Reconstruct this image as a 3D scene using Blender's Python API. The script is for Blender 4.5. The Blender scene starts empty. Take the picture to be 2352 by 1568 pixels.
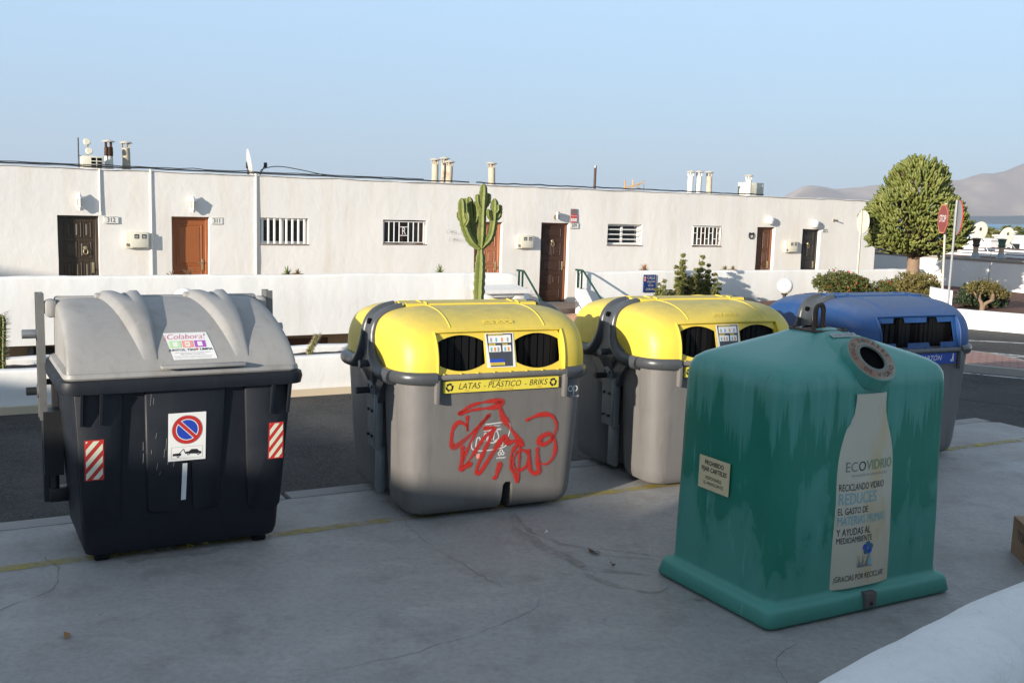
import bpy, bmesh, math, random
from mathutils import Vector, Matrix, noise
from mathutils.geometry import tessellate_polygon
R = math.radians
random.seed(7)
scene = bpy.context.scene
col = scene.collection

# ---------------------------------------------------------------- camera
CAM_H, PITCH, ROLL, FPX = 2.5, R(7.5), 0.031, 2400.0     # focal length in pixels of a 2352 px wide picture
cd = bpy.data.cameras.new('camera'); cam = bpy.data.objects.new('camera', cd); col.objects.link(cam)
cd.sensor_width = 36.0; cd.lens = FPX / 2352 * 36; cd.clip_start = 0.05; cd.clip_end = 60000
_F = Vector((0, math.cos(PITCH), -math.sin(PITCH))); _U = Vector((0, math.sin(PITCH), math.cos(PITCH))); _X = Vector((1, 0, 0))
_right = _X * math.cos(ROLL) + _U * math.sin(ROLL); _up = -_X * math.sin(ROLL) + _U * math.cos(ROLL)
m = Matrix((_right, _up, -_F)).transposed().to_4x4(); m.translation = (0, 0, CAM_H)
cam.matrix_world = m
scene.camera = cam

# ---------------------------------------------------------------- sky, sun, exposure
SUN_EL, SUN_AZ = R(11.5), R(52)          # the sun stands to the left and behind; azimuth of the light's travel from +X
w = bpy.data.worlds.new('World'); scene.world = w; w.use_nodes = True
nt = w.node_tree; bg = nt.nodes['Background']
sky = nt.nodes.new('ShaderNodeTexSky'); sky.sky_type = 'NISHITA'; sky.sun_disc = False
sky.sun_elevation = SUN_EL; sky.sun_rotation = R(218)
sky.altitude = 60; sky.air_density = 1.0; sky.dust_density = 0.25; sky.ozone_density = 2.0
# hazy Atlantic air: the clear Nishita sky is veiled by a pale even blue that deepens upwards
geo = nt.nodes.new('ShaderNodeTexCoord'); sep = nt.nodes.new('ShaderNodeSeparateXYZ'); nt.links.new(geo.outputs['Generated'], sep.inputs[0])
veil = nt.nodes.new('ShaderNodeValToRGB'); cr = veil.color_ramp
for k_ in range(3): cr.elements.new(.5)
for e_, (p_, c_) in zip(cr.elements, ((0.0, (1.45, 1.98, 2.72)), (.06, (1.54, 2.14, 2.96)), (.20, (1.88, 2.72, 3.72)), (.42, (1.62, 2.05, 2.56)), (1.0, (1.34, 1.54, 1.84)))):
    e_.position = p_; e_.color = (*c_, 1)
nt.links.new(sep.outputs[2], veil.inputs[0])
mixw = nt.nodes.new('ShaderNodeMix'); mixw.data_type = 'RGBA'; mixw.inputs[0].default_value = .88
nt.links.new(sky.outputs[0], mixw.inputs[6]); nt.links.new(veil.outputs[0], mixw.inputs[7])
nt.links.new(mixw.outputs[2], bg.inputs[0]); bg.inputs[1].default_value = 0.15
sl = bpy.data.lights.new('sun', 'SUN'); so = bpy.data.objects.new('sun', sl); col.objects.link(so)
sl.energy = 4.3; sl.angle = R(0.53); sl.color = (1.0, 0.90, 0.77)
travel = Vector((math.cos(SUN_AZ) * math.cos(SUN_EL), math.sin(SUN_AZ) * math.cos(SUN_EL), -math.sin(SUN_EL)))
so.rotation_euler = travel.to_track_quat('-Z', 'Y').to_euler(); so.location = (-30, -30, 20)
scene.view_settings.view_transform = 'Standard'; scene.view_settings.look = 'None'
scene.view_settings.exposure = 0.88; scene.view_settings.gamma = 1.0
scene.cycles.use_denoising = True
scene.cycles.max_bounces = 8; scene.cycles.transparent_max_bounces = 16

# ---------------------------------------------------------------- materials
def _n(nt, t, **kw):
    n = nt.nodes.new(t)
    for k, v in kw.items():
        if k in n.inputs: n.inputs[k].default_value = v
        else: setattr(n, k, v)
    return n
def ramp(nt, src, stops):
    r = nt.nodes.new('ShaderNodeValToRGB'); cr = r.color_ramp
    while len(cr.elements) < len(stops): cr.elements.new(0.5)
    for e, (p, c) in zip(cr.elements, stops):
        e.position = p; e.color = (c, c, c, 1) if isinstance(c, (int, float)) else (*c, 1)
    nt.links.new(src, r.inputs[0]); return r.outputs[0]
def mixc(nt, fac, a, b, mode='MIX'):
    x = nt.nodes.new('ShaderNodeMix'); x.data_type = 'RGBA'; x.blend_type = mode
    for i, v in ((0, fac), (6, a), (7, b)):
        if hasattr(v, 'links') or hasattr(v, 'is_linked'): nt.links.new(v, x.inputs[i])
        elif i == 0: x.inputs[0].default_value = v
        else: x.inputs[i].default_value = (*v, 1)
    return x.outputs[2]
def coords(nt, scale=(1, 1, 1), kind='Object'):
    tc = nt.nodes.new('ShaderNodeTexCoord'); mp = nt.nodes.new('ShaderNodeMapping')
    mp.inputs['Scale'].default_value = scale
    nt.links.new(tc.outputs[kind], mp.inputs[0]); return mp.outputs[0]
def noi(nt, vec, scale, detail=4, rough=.55, dist=0.0):
    n = _n(nt, 'ShaderNodeTexNoise'); n.inputs['Scale'].default_value = scale; n.inputs['Detail'].default_value = detail
    n.inputs['Roughness'].default_value = rough; n.inputs['Distortion'].default_value = dist
    nt.links.new(vec, n.inputs['Vector']); return n.outputs[0]
def new_mat(name):
    mt = bpy.data.materials.new(name); mt.use_nodes = True; nt = mt.node_tree
    return mt, nt, nt.nodes['Principled BSDF']
def bump(nt, bs, h, strength, dist=.01):
    b = nt.nodes.new('ShaderNodeBump'); b.inputs['Strength'].default_value = strength; b.inputs['Distance'].default_value = dist
    nt.links.new(h, b.inputs['Height']); nt.links.new(b.outputs[0], bs.inputs['Normal'])
MATS = {}
def M(name, base, rough=.55, var=.12, vs=6, bmp=0.0, bs_=60, metal=0.0, spec=.5, fade=None, fs=(1, 1, 1), fscale=2.0, flo=.5, fhi=.7, coord='Object', dust=None, grime=None):
    if name in MATS: return MATS[name]
    mt, nt, b = new_mat(name); v = coords(nt, kind=coord)
    c = mixc(nt, noi(nt, v, vs), tuple(x * (1 - var) for x in base), tuple(min(1, x * (1 + var)) for x in base))
    if fade:
        c = mixc(nt, ramp(nt, noi(nt, coords(nt, fs, coord), fscale, 6, .6), [(flo, 0), (fhi, 1)]), c, fade)
    if grime:    # streaks and scuffs
        c = mixc(nt, ramp(nt, noi(nt, coords(nt, (9, 9, .9), coord), 1.6, 7, .7), [(.50, 0), (.80, grime[1])]), c, grime[0])
        c = mixc(nt, ramp(nt, noi(nt, coords(nt, (1, 1, 2.5), coord), 13, 6, .75, 1.5), [(.64, 0), (.72, grime[1])]), c, grime[0])
    if dust:     # settled dust on faces that look up
        g = nt.nodes.new('ShaderNodeNewGeometry'); s = nt.nodes.new('ShaderNodeSeparateXYZ'); nt.links.new(g.outputs['Normal'], s.inputs[0])
        f = ramp(nt, s.outputs[2], [(.55, 0), (1.0, 1)])
        mu = nt.nodes.new('ShaderNodeMath'); mu.operation = 'MULTIPLY'; nt.links.new(f, mu.inputs[0])
        nt.links.new(ramp(nt, noi(nt, v, 9, 6, .65), [(.2, .2), (.8, dust[1])]), mu.inputs[1])
        c = mixc(nt, mu.outputs[0], c, dust[0])
    nt.links.new(c, b.inputs['Base Color']); b.inputs['Roughness'].default_value = rough; b.inputs['Metallic'].default_value = metal
    b.inputs['Specular IOR Level'].default_value = spec
    rr = ramp(nt, noi(nt, v, vs * 3), [(.2, max(0, rough - .1)), (.8, min(1, rough + .12))]); nt.links.new(rr, b.inputs['Roughness'])
    if bmp: bump(nt, b, noi(nt, v, bs_, 5), bmp)
    MATS[name] = mt; return mt

def stucco(name, base, stain, amt=.35, coarse=1.0, bst=.22):
    mt, nt, b = new_mat(name); v = coords(nt)
    c = mixc(nt, noi(nt, v, 1.3, 5), tuple(x * .95 for x in base), base)
    st = ramp(nt, noi(nt, coords(nt, (1.2, 1.2, .16)), 2.2, 7, .62), [(.48, 0), (.78, amt)])
    c = mixc(nt, st, c, stain)
    c = mixc(nt, ramp(nt, noi(nt, v, 9, 7, .75), [(.66, 0), (.76, .35)]), c, stain)
    nt.links.new(c, b.inputs['Base Color']); b.inputs['Roughness'].default_value = .9; b.inputs['Specular IOR Level'].default_value = .15
    h1 = noi(nt, coords(nt, (1, 1, .7)), 5.5 * coarse, 5, .5, .4); h2 = noi(nt, v, 55, 3)
    ad = nt.nodes.new('ShaderNodeMath'); ad.operation = 'MULTIPLY_ADD'; ad.inputs[1].default_value = .07
    nt.links.new(h2, ad.inputs[0]); nt.links.new(h1, ad.inputs[2])
    bump(nt, b, ad.outputs[0], bst, .03)
    MATS[name] = mt; return mt

def worn(name, base, rough, lo, hi, scale=5, under=None):
    """Paint that has worn away in places."""
    mt, nt, b = new_mat(name); v = coords(nt)
    b.inputs['Base Color'].default_value = (*base, 1); b.inputs['Roughness'].default_value = rough
    c = mixc(nt, noi(nt, v, 7), tuple(x * .75 for x in base), base); nt.links.new(c, b.inputs['Base Color'])
    al = ramp(nt, noi(nt, v, scale, 8, .7), [(lo, 0), (hi, under or 1)]); nt.links.new(al, b.inputs['Alpha'])
    MATS[name] = mt; return mt

def concrete(name):
    mt, nt, b = new_mat(name); v = coords(nt)
    c = mixc(nt, noi(nt, v, .55, 6, .6, .6), (.265, .254, .244), (.372, .364, .356))
    c = mixc(nt, ramp(nt, noi(nt, v, 1.1, 7, .7, 1.0), [(.50, 0), (.66, .65)]), c, (.43, .41, .39))
    c = mixc(nt, ramp(nt, noi(nt, v, 2.3, 7, .68), [(.52, 0), (.70, .75)]), c, (.19, .17, .155))
    c = mixc(nt, ramp(nt, noi(nt, coords(nt, (1, 3.5, 1)), 3.2, 7, .7, .8), [(.6, 0), (.72, .4)]), c, (.47, .48, .50))
    c = mixc(nt, ramp(nt, noi(nt, v, 14, 3, .5), [(.70, 0), (.76, .6)]), c, (.11, .10, .095))
    c = mixc(nt, ramp(nt, noi(nt, v, 150, 4, .75), [(.3, .0), (.8, .45)]), c, (.42, .42, .42))
    c = mixc(nt, ramp(nt, noi(nt, v, 70, 4, .75), [(.58, 0), (.75, .5)]), c, (.15, .14, .135))
    c = mixc(nt, ramp(nt, noi(nt, v, 22, 5, .7), [(.42, 0), (.75, .55)]), c, (.21, .19, .172))
    c = mixc(nt, ramp(nt, noi(nt, coords(nt, (1.2, 5, 1)), 9, 5, .7, .6), [(.60, 0), (.70, .45)]), c, (.50, .48, .45))
    c = mixc(nt, ramp(nt, noi(nt, v, 48, 4, .7), [(.60, 0), (.70, .6)]), c, (.17, .155, .14))
    nt.links.new(c, b.inputs['Base Color'])
    nt.links.new(ramp(nt, noi(nt, v, 1.6, 6), [(.3, .42), (.7, .72)]), b.inputs['Roughness']); b.inputs['Specular IOR Level'].default_value = .35
    bump(nt, b, noi(nt, v, 26, 8, .7), .45, .008)
    MATS[name] = mt; return mt

def asphalt(name):
    mt, nt, b = new_mat(name); v = coords(nt)
    c = mixc(nt, ramp(nt, noi(nt, v, .7, 7, .7), [(.35, 0), (.65, 1)]), (.022, .022, .024), (.068, .066, .064))
    c = mixc(nt, ramp(nt, noi(nt, v, 55, 3, .7), [(.50, 0), (.68, .9)]), c, (.13, .125, .12))
    c = mixc(nt, ramp(nt, noi(nt, v, 20, 4, .7), [(.56, 0), (.70, .8)]), c, (.10, .097, .094))
    c = mixc(nt, ramp(nt, noi(nt, v, 1.7, 7, .7), [(.6, 0), (.68, .6)]), c, (.018, .018, .02))
    nt.links.new(c, b.inputs['Base Color']); b.inputs['Roughness'].default_value = .85; b.inputs['Specular IOR Level'].default_value = .3
    bump(nt, b, noi(nt, v, 60, 5, .7), 1.0, .02)
    MATS[name] = mt; return mt

def glass_bank(name):
    """Sun-bleached green plastic: chalky runs down the faces, dark patches where it still holds."""
    mt, nt, b = new_mat(name); v = coords(nt)
    c = mixc(nt, noi(nt, v, 3), (.007, .145, .095), (.014, .20, .14))
    sz = nt.nodes.new('ShaderNodeSeparateXYZ'); nt.links.new(v, sz.inputs[0])
    def lvl(n_, k, off, sign):      # height above (or below) a ragged line
        a_ = nt.nodes.new('ShaderNodeMath'); a_.operation = 'MULTIPLY_ADD'; a_.inputs[1].default_value = k; a_.inputs[2].default_value = off; nt.links.new(n_, a_.inputs[0])
        b2 = nt.nodes.new('ShaderNodeMath'); b2.operation = 'MULTIPLY_ADD'; b2.inputs[1].default_value = sign; nt.links.new(sz.outputs[2], b2.inputs[0]); nt.links.new(a_.outputs[0], b2.inputs[2]); return b2.outputs[0]
    chalk = noi(nt, coords(nt, (2.4, 2.4, .9)), 1.7, 5, .62, .5)
    f1 = ramp(nt, lvl(chalk, 2.6, -.15, -1.0), [(.50, 0), (.58, .5), (.9, .8)])
    c = mixc(nt, f1, c, (.065, .26, .215))
    runs = noi(nt, coords(nt, (9, 9, .30)), 1.5, 4, .6)
    f2 = ramp(nt, lvl(runs, 1.7, -1.55, 1.0), [(.50, 0), (.55, .42), (.9, .65)])
    c = mixc(nt, f2, c, (.10, .33, .285))
    c = mixc(nt, ramp(nt, noi(nt, coords(nt, (11, 11, .9)), 1.6, 5, .6), [(.64, 0), (.68, .5)]), c, (.12, .35, .30))
    g = nt.nodes.new('ShaderNodeNewGeometry'); s = nt.nodes.new('ShaderNodeSeparateXYZ'); nt.links.new(g.outputs['Normal'], s.inputs[0])
    c = mixc(nt, ramp(nt, s.outputs[2], [(.25, 0), (.7, .7)]), c, (.08, .31, .255))
    c = mixc(nt, ramp(nt, noi(nt, v, 7, 7, .7, 1.2), [(.68, 0), (.74, .55)]), c, (.012, .035, .03))
    nt.links.new(c, b.inputs['Base Color'])
    nt.links.new(ramp(nt, f1, [(0, .28), (1, .6)]), b.inputs['Roughness'])
    bump(nt, b, noi(nt, v, 30, 5), .12, .01)
    MATS[name] = mt; return mt

def wood(name, a, b_, rough=.5):
    mt, nt, b = new_mat(name)
    c = mixc(nt, noi(nt, coords(nt, (14, 14, 1.2)), 2.5, 6, .6, .8), a, b_)
    nt.links.new(c, b.inputs['Base Color']); b.inputs['Roughness'].default_value = rough
    bump(nt, b, noi(nt, coords(nt, (20, 20, 1.5)), 4, 4), .15, .004)
    MATS[name] = mt; return mt

def leafmat(name, a, b_, trans=.25, vs=3):
    mt, nt, b = new_mat(name); v = coords(nt)
    c = mixc(nt, ramp(nt, noi(nt, v, vs, 3), [(.3, 0), (.7, 1)]), a, b_)
    c = mixc(nt, ramp(nt, noi(nt, v, vs * 9, 2), [(.35, 0), (.7, .6)]), c, tuple(x * .55 for x in a))
    nt.links.new(c, b.inputs['Base Color']); b.inputs['Roughness'].default_value = .5
    tr = nt.nodes.new('ShaderNodeBsdfTranslucent'); nt.links.new(c, tr.inputs[0])
    mx = nt.nodes.new('ShaderNodeMixShader'); mx.inputs[0].default_value = trans
    nt.links.new(b.outputs[0], mx.inputs[1]); nt.links.new(tr.outputs[0], mx.inputs[2])
    nt.links.new(mx.outputs[0], nt.nodes['Material Output'].inputs[0]); MATS[name] = mt; return mt

def glassy(name, c=(.02, .025, .03), rough=.08, spec=.8):
    mt, nt, b = new_mat(name); b.inputs['Base Color'].default_value = (*c, 1); b.inputs['Roughness'].default_value = rough
    b.inputs['Specular IOR Level'].default_value = spec; MATS[name] = mt; return mt

# ---------------------------------------------------------------- mesh builder
def rrect(hx, hy0, hy1, r, n=7):
    """Rounded rectangle, x in [-hx,hx], y in [hy0,hy1]."""
    pts = []
    for cx, cy, a0 in ((hx - r, hy1 - r, 0), (-hx + r, hy1 - r, 90), (-hx + r, hy0 + r, 180), (hx - r, hy0 + r, 270)):
        for i in range(n + 1):
            a = R(a0 + 90 * i / n); pts.append((cx + r * math.cos(a), cy + r * math.sin(a)))
    return pts
def catmull(pts, n=8, closed=False):
    P = [Vector(p) for p in pts]; out = []
    N = len(P); rng = range(N if closed else N - 1)
    for i in rng:
        p1, p2 = P[i], P[(i + 1) % N]
        p0 = P[i - 1] if (i > 0 or closed) else p1 * 2 - p2
        p3 = P[(i + 2) % N] if (i + 2 < N or closed) else p2 * 2 - p1
        for k in range(n):
            t = k / n
            out.append(.5 * ((2 * p1) + (p2 - p0) * t + (2 * p0 - 5 * p1 + 4 * p2 - p3) * t * t + (3 * p1 - p0 - 3 * p2 + p3) * t ** 3))
    if not closed: out.append(P[-1].copy())
    return out

class G:
    def __init__(s): s.v = []; s.f = []
    def add(s, vs, fs, mt=None):
        o = len(s.v); s.v += [tuple(mt @ Vector(p)) if mt else tuple(p) for p in vs]; s.f += [tuple(i + o for i in f) for f in fs]; return s
    def box(s, c, d, rz=0, mt=None):
        x, y, z = (k / 2 for k in d)
        vs = [(sx * x, sy * y, sz * z) for sz in (-1, 1) for sx, sy in ((-1, -1), (1, -1), (1, 1), (-1, 1))]
        T = Matrix.Translation(c) @ Matrix.Rotation(rz, 4, 'Z')
        if mt: T = mt @ T
        return s.add(vs, [(3, 2, 1, 0), (4, 5, 6, 7), (0, 1, 5, 4), (1, 2, 6, 5), (2, 3, 7, 6), (3, 0, 4, 7)], T)
    def rbox(s, c, d, r=.02, seg=2, mt=None, rz=0):
        bm = bmesh.new(); bmesh.ops.create_cube(bm, size=1)
        for v in bm.verts: v.co = Vector((v.co.x * d[0], v.co.y * d[1], v.co.z * d[2]))
        bmesh.ops.bevel(bm, geom=bm.edges[:], offset=min(r, min(d) * .49), segments=seg, profile=.5, affect='EDGES')
        bm.verts.index_update()
        T = Matrix.Translation(c) @ Matrix.Rotation(rz, 4, 'Z')
        if mt: T = mt @ T
        s.add([v.co for v in bm.verts], [[v.index for v in f.verts] for f in bm.faces], T); bm.free(); return s
    def loft(s, rings, cap0=True, cap1=True, closed=True, mt=None):
        n = len(rings[0]); vs = [p for r in rings for p in r]; fs = []
        for j in range(len(rings) - 1):
            for i in range(n if closed else n - 1):
                a, b = j * n + i, j * n + (i + 1) % n; fs.append((a, b, b + n, a + n))
        if cap0: fs.append(tuple(range(n))[::-1])
        if cap1: fs.append(tuple((len(rings) - 1) * n + i for i in range(n)))
        return s.add(vs, fs, mt)
    def grid(s, fn, nu, nv, mt=None):
        vs = [fn(i / nu, j / nv) for j in range(nv + 1) for i in range(nu + 1)]
        fs = [(j * (nu + 1) + i, j * (nu + 1) + i + 1, (j + 1) * (nu + 1) + i + 1, (j + 1) * (nu + 1) + i) for j in range(nv) for i in range(nu)]
        return s.add(vs, fs, mt)
    def tube(s, path, r, n=10, cap=True, ry=None, up=(0, 0, 1), mt=None):
        P = [Vector(p) for p in path]; rings = []; N = len(P); nrm = Vector(up)
        for i, p in enumerate(P):
            t = (P[min(i + 1, N - 1)] - P[max(i - 1, 0)]).normalized()
            nrm = nrm - t * nrm.dot(t)
            if nrm.length < 1e-4: nrm = t.orthogonal()
            nrm.normalize(); bi = t.cross(nrm)
            ra = r(i / (N - 1)) if callable(r) else r
            rb = ra if ry is None else (ry(i / (N - 1)) if callable(ry) else ry)
            rings.append([p + nrm * (rb * math.sin(2 * math.pi * k / n)) + bi * (ra * math.cos(2 * math.pi * k / n)) for k in range(n)])
        return s.loft(rings, cap, cap, mt=mt)
    def cyl(s, p0, p1, r0, r1=None, n=14, mt=None):
        r1 = r0 if r1 is None else r1
        return s.tube([p0, p1], lambda t: r0 + (r1 - r0) * t, n, mt=mt, up=(0.31, .2, .9))
    def lathe(s, prof, c=(0, 0, 0), n=20, mt=None):
        rings = [[(c[0] + r * math.cos(2 * math.pi * k / n), c[1] + r * math.sin(2 * math.pi * k / n), c[2] + z) for k in range(n)] for r, z in prof]
        return s.loft(rings, True, True, mt=mt)
    def extr(s, outer, holes, fn, d0=0.0, d1=.01):
        """Flat outline with holes; fn(u, v, depth) -> point."""
        loops = [outer] + list(holes); allp = [p for l in loops for p in l]; n = len(allp)
        tris = tessellate_polygon([[Vector((p[0], p[1], 0)) for p in l] for l in loops])
        vs = [fn(p[0], p[1], d0) for p in allp] + [fn(p[0], p[1], d1) for p in allp]
        fs = [tuple(t) for t in tris] + [tuple(i + n for i in t[::-1]) for t in tris]
        o = 0
        for l in loops:
            k = len(l)
            for i in range(k): a, b = o + i, o + (i + 1) % k; fs.append((a, b, b + n, a + n))
            o += k
        return s.add(vs, fs)
    def build(s, name, mat, parent=None, ang=38, recalc=True, smooth=True):
        me = bpy.data.meshes.new(name)
        me.from_pydata([tuple(v) for v in s.v], [], [f for f in s.f if len(set(f)) > 2])
        if recalc:
            bm = bmesh.new(); bm.from_mesh(me); bmesh.ops.recalc_face_normals(bm, faces=bm.faces); bm.to_mesh(me); bm.free()
        if smooth:
            me.shade_smooth(); me.set_sharp_from_angle(angle=R(ang))
        return obj(name, me, mat, parent)
def obj(name, me, mat, parent=None):
    if isinstance(mat, (list, tuple)):
        for q in mat: me.materials.append(q)
    elif mat: me.materials.append(mat)
    o = bpy.data.objects.new(name, me); col.objects.link(o)
    if parent: o.parent = parent
    return o
def tag(o, label=None, cat=None, group=None, kind=None):
    for k, v in (('label', label), ('category', cat), ('group', group), ('kind', kind)):
        if v: o[k] = v
    return o
def thing(name, label, cat, loc=(0, 0, 0), rz=0, group=None):
    o = bpy.data.objects.new(name, None); col.objects.link(o); o.empty_display_size = .1
    o.location = loc; o.rotation_euler = (0, 0, rz); return tag(o, label, cat, group)
def copy_tree(o, parent=None):
    c = o.copy(); col.objects.link(c); c.parent = parent
    for ch in [k for k in o.children]: copy_tree(ch, c)
    return c

# lettering -------------------------------------------------------------
def text_mesh(body, size, align='CENTER', sx=1.0, shear=0.0, space=1.0, bold=0.0):
    cu = bpy.data.curves.new('lettering', 'FONT'); cu.body = body; cu.size = size; cu.align_x = align; cu.align_y = 'CENTER'
    cu.shear = shear; cu.space_character = space; cu.resolution_u = 3; cu.offset = bold
    o = bpy.data.objects.new('lettering', cu); col.objects.link(o); bpy.context.view_layer.update()
    me = bpy.data.meshes.new_from_object(o.evaluated_get(bpy.context.evaluated_depsgraph_get()))
    bpy.data.objects.remove(o); bpy.data.curves.remove(cu)
    vs = [(v.co.x * sx, v.co.y) for v in me.vertices]; fs = [tuple(p.vertices) for p in me.polygons]
    bpy.data.meshes.remove(me); return vs, fs
def letter(body, size, fn, mat, parent, align='CENTER', sx=1.0, shear=0.0, space=1.0, bold=0.0, name='lettering'):
    """fn(u, v) -> point on the surface that carries the print."""
    vs, fs = text_mesh(body, size, align, sx, shear, space, bold)
    g = G(); g.add([fn(u, v) for u, v in vs], fs); return g.build(name, mat, parent, recalc=False, smooth=False)

# ---------------------------------------------------------------- palette
WHITE = stucco('white_limewash', (.80, .795, .775), (.66, .60, .50), .30)
CREAM = stucco('white_house_render', (.765, .742, .705), (.62, .53, .41), .46)
NEARW = stucco('near_limewash', (.79, .785, .77), (.50, .46, .40), .30, 3.0, .75)
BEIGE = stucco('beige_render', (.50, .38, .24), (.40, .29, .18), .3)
CONC = concrete('pad_concrete'); ASPH = asphalt('street_asphalt')
SOIL = M('volcanic_soil', (.035, .03, .03), .95, .3, 20, .8, 60)
RSOIL = M('red_soil', (.13, .055, .035), .95, .25, 12, .6, 40)
KERB = M('kerb_concrete', (.30, .29, .28), .85, .15, 5, .3, 40, fade=(.2, .19, .18))
YLINE = worn('yellow_road_paint', (.50, .40, .06), .7, .38, .66, 3.2, .95)
WLINE = worn('white_road_paint', (.72, .72, .70), .7, .33, .5, 6)
STAIN = worn('water_stain', (.14, .11, .085), .6, .36, .76, 4, .42)
CRACK = M('crack_dirt', (.17, .15, .13), .9)
YEL = M('yellow_plastic', (.72, .535, .06), .46, .05, 3, .05, 90, dust=((.34, .31, .13), .9), grime=((.42, .34, .10), .45))
BLU = M('blue_plastic', (.010, .052, .175), .5, .10, 3, .05, 90, dust=((.13, .16, .22), .75), grime=((.05, .08, .16), .5))
GREYP = M('grey_body_plastic', (.152, .145, .140), .45, .06, 3, .06, 120, fade=(.185, .178, .172), fs=(3, 3, .6), flo=.5, fhi=.8, grime=((.085, .075, .068), .5))
FRAME = M('charcoal_frame_plastic', (.055, .06, .067), .32, .12, 4, .05, 90, fade=(.085, .09, .10), flo=.55, fhi=.8, grime=((.10, .10, .10), .4))
BLK = M('navy_black_plastic', (.010, .0125, .018), .5, .15, 3, .08, 90, spec=.35, fade=(.014, .016, .021), fs=(2, 2, .5), flo=.5, fhi=.85, grime=((.020, .022, .025), .5))
LID = M('grey_lid_plastic', (.295, .288, .278), .5, .07, 3, .10, 160, fade=(.225, .21, .19), fs=(2, 1, .6), fscale=3, flo=.52, fhi=.8, grime=((.18, .165, .145), .45))
STEEL = M('galvanised_steel', (.32, .33, .34), .45, .2, 9, .1, 50, metal=.75)
STRIP = M('weathered_zinc', (.19, .21, .22), .5, .2, 9, .1, 50, metal=.35)
DARKM = M('dark_metal', (.03, .03, .032), .45, .25, 9, .1, 50, metal=.4)
RUST = M('rusty_steel', (.09, .062, .05), .75, .35, 12, .4, 60, metal=.3, fade=(.16, .06, .025), fscale=6)
GRN = glass_bank('bleached_green_plastic')
BLACK = M('black_interior', (.004, .004, .0045), .8, spec=.05)
RUBBER = M('black_rubber_flap', (.006, .006, .007), .6, spec=.2)
PAPERW = M('white_sticker', (.70, .70, .69), .45, .05, 6, fade=(.55, .54, .5), flo=.6, fhi=.85)
INK = M('black_ink', (.015, .015, .017), .5); GINK = M('grey_ink', (.30, .30, .30), .5)
RED = M('red_print', (.50, .03, .025), .45, .1); PINK = M('pink_print', (.62, .06, .14), .5)
SALMON = M('salmon_print', (.72, .30, .24), .5); LGREEN = M('light_green_print', (.42, .66, .33), .5); PURPLE = M('purple_print', (.36, .08, .42), .5)
SBLUE = M('sign_blue', (.02, .06, .42), .4); LBLUE = M('faded_blue_ink', (.17, .38, .42), .55); ORNG = M('orange_print', (.62, .25, .05), .5)
CREAMR = M('cream_reflective', (.70, .68, .52), .4, .06)
mt, nt_, b_ = new_mat('red_spray_paint'); GRAF = mt; b_.inputs['Base Color'].default_value = (.42, .022, .016, 1); b_.inputs['Roughness'].default_value = .55
at_ = nt_.nodes.new('ShaderNodeAttribute'); at_.attribute_name = 'cover'; mu_ = nt_.nodes.new('ShaderNodeMath'); mu_.operation = 'MULTIPLY_ADD'; mu_.inputs[1].default_value = .55
nt_.links.new(noi(nt_, coords(nt_), 160, 3, .7), mu_.inputs[0]); nt_.links.new(at_.outputs['Fac'], mu_.inputs[2]); nt_.links.new(ramp(nt_, mu_.outputs[0], [(.30, 0), (1.05, .95)]), b_.inputs['Alpha'])
WHITEP = M('white_print', (.62, .62, .62), .5)
BROWNM = M('brown_ring_label', (.26, .14, .085), .55, .2, 5, fade=(.27, .235, .18), fs=(2, 2, 3), fscale=2.2, flo=.42, fhi=.6)
DKBR = M('dark_brown_ink', (.055, .03, .022), .55)
OLDPAPER = M('yellowed_label', (.49, .455, .36), .5, .08, 5, .03, 80, fade=(.47, .34, .13), fs=(2, 2, .7), fscale=2.3, flo=.52, fhi=.75)
TAN = M('tan_sticker', (.60, .50, .30), .5, .06)
CARD = M('cardboard', (.30, .19, .11), .8, .1, 5, .2, 60); TAPE = M('brown_tape', (.22, .13, .07), .3)
WPAINT = M('white_paint', (.80, .79, .76), .45, .05, 8); IVORY = M('ivory_plastic', (.66, .63, .52), .5, .06, 6)
GLASS = glassy('window_glass'); LAMPG = M('lamp_glass', (.52, .50, .42), .2, .1)
GLOBE = M('opal_globe', (.82, .82, .80), .18, .03)
CURTAIN = M('dark_curtain', (.16, .12, .10), .9, .3, 8)
TILE = M('glazed_tile', (.74, .73, .68), .25, .05); TILEB = M('blue_glazed_tile', (.012, .035, .16), .25, .2)
TERRA = M('terracotta_tile', (.50, .30, .20), .8, .15, 7); HGREEN = M('green_rail_paint', (.004, .042, .032), .4)
BITUM = M('roof_bitumen', (.025, .023, .022), .9, .3, 12, .4, 40); CABLE = M('black_cable', (.02, .02, .02), .6)
CHIMW = M('white_chimney_render', (.74, .71, .63), .9, .1, 10, .5, 30); CHIMD = M('sooty_chimney_render', (.52, .45, .34), .9, .25, 8, .6, 25, fade=(.22, .15, .10), fscale=3, flo=.5, fhi=.7)
SOOT = M('sooty_brown', (.075, .035, .02), .9, .3, 12, .5, 30); CHCAP = M('chimney_cap_stone', (.55, .51, .44), .9, .12, 9)
ORA = M('orange_aluminium', (.62, .33, .07), .45)
CACT = leafmat('cactus_skin', (.13, .165, .035), (.24, .26, .07), .0, 5)
CACT.node_tree.nodes['Principled BSDF'].inputs['Roughness'].default_value = .6
_nt = CACT.node_tree; _l = _nt.nodes['Principled BSDF'].inputs['Base Color'].links[0].from_socket
_nt.links.new(mixc(_nt, ramp(_nt, noi(_nt, coords(_nt), 11, 6, .7), [(.58, 0), (.70, .75)]), _l, (.13, .10, .05)), _nt.nodes['Principled BSDF'].inputs['Base Color'])
EUPH = leafmat('euphorbia_skin', (.10, .13, .02), (.31, .32, .085), .1, 2.4)
BUSH = leafmat('bush_leaf', (.075, .10, .02), (.155, .165, .04), .25, 4)
DRYB = leafmat('olive_leaf', (.15, .13, .032), (.25, .205, .065), .25, 4)
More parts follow.
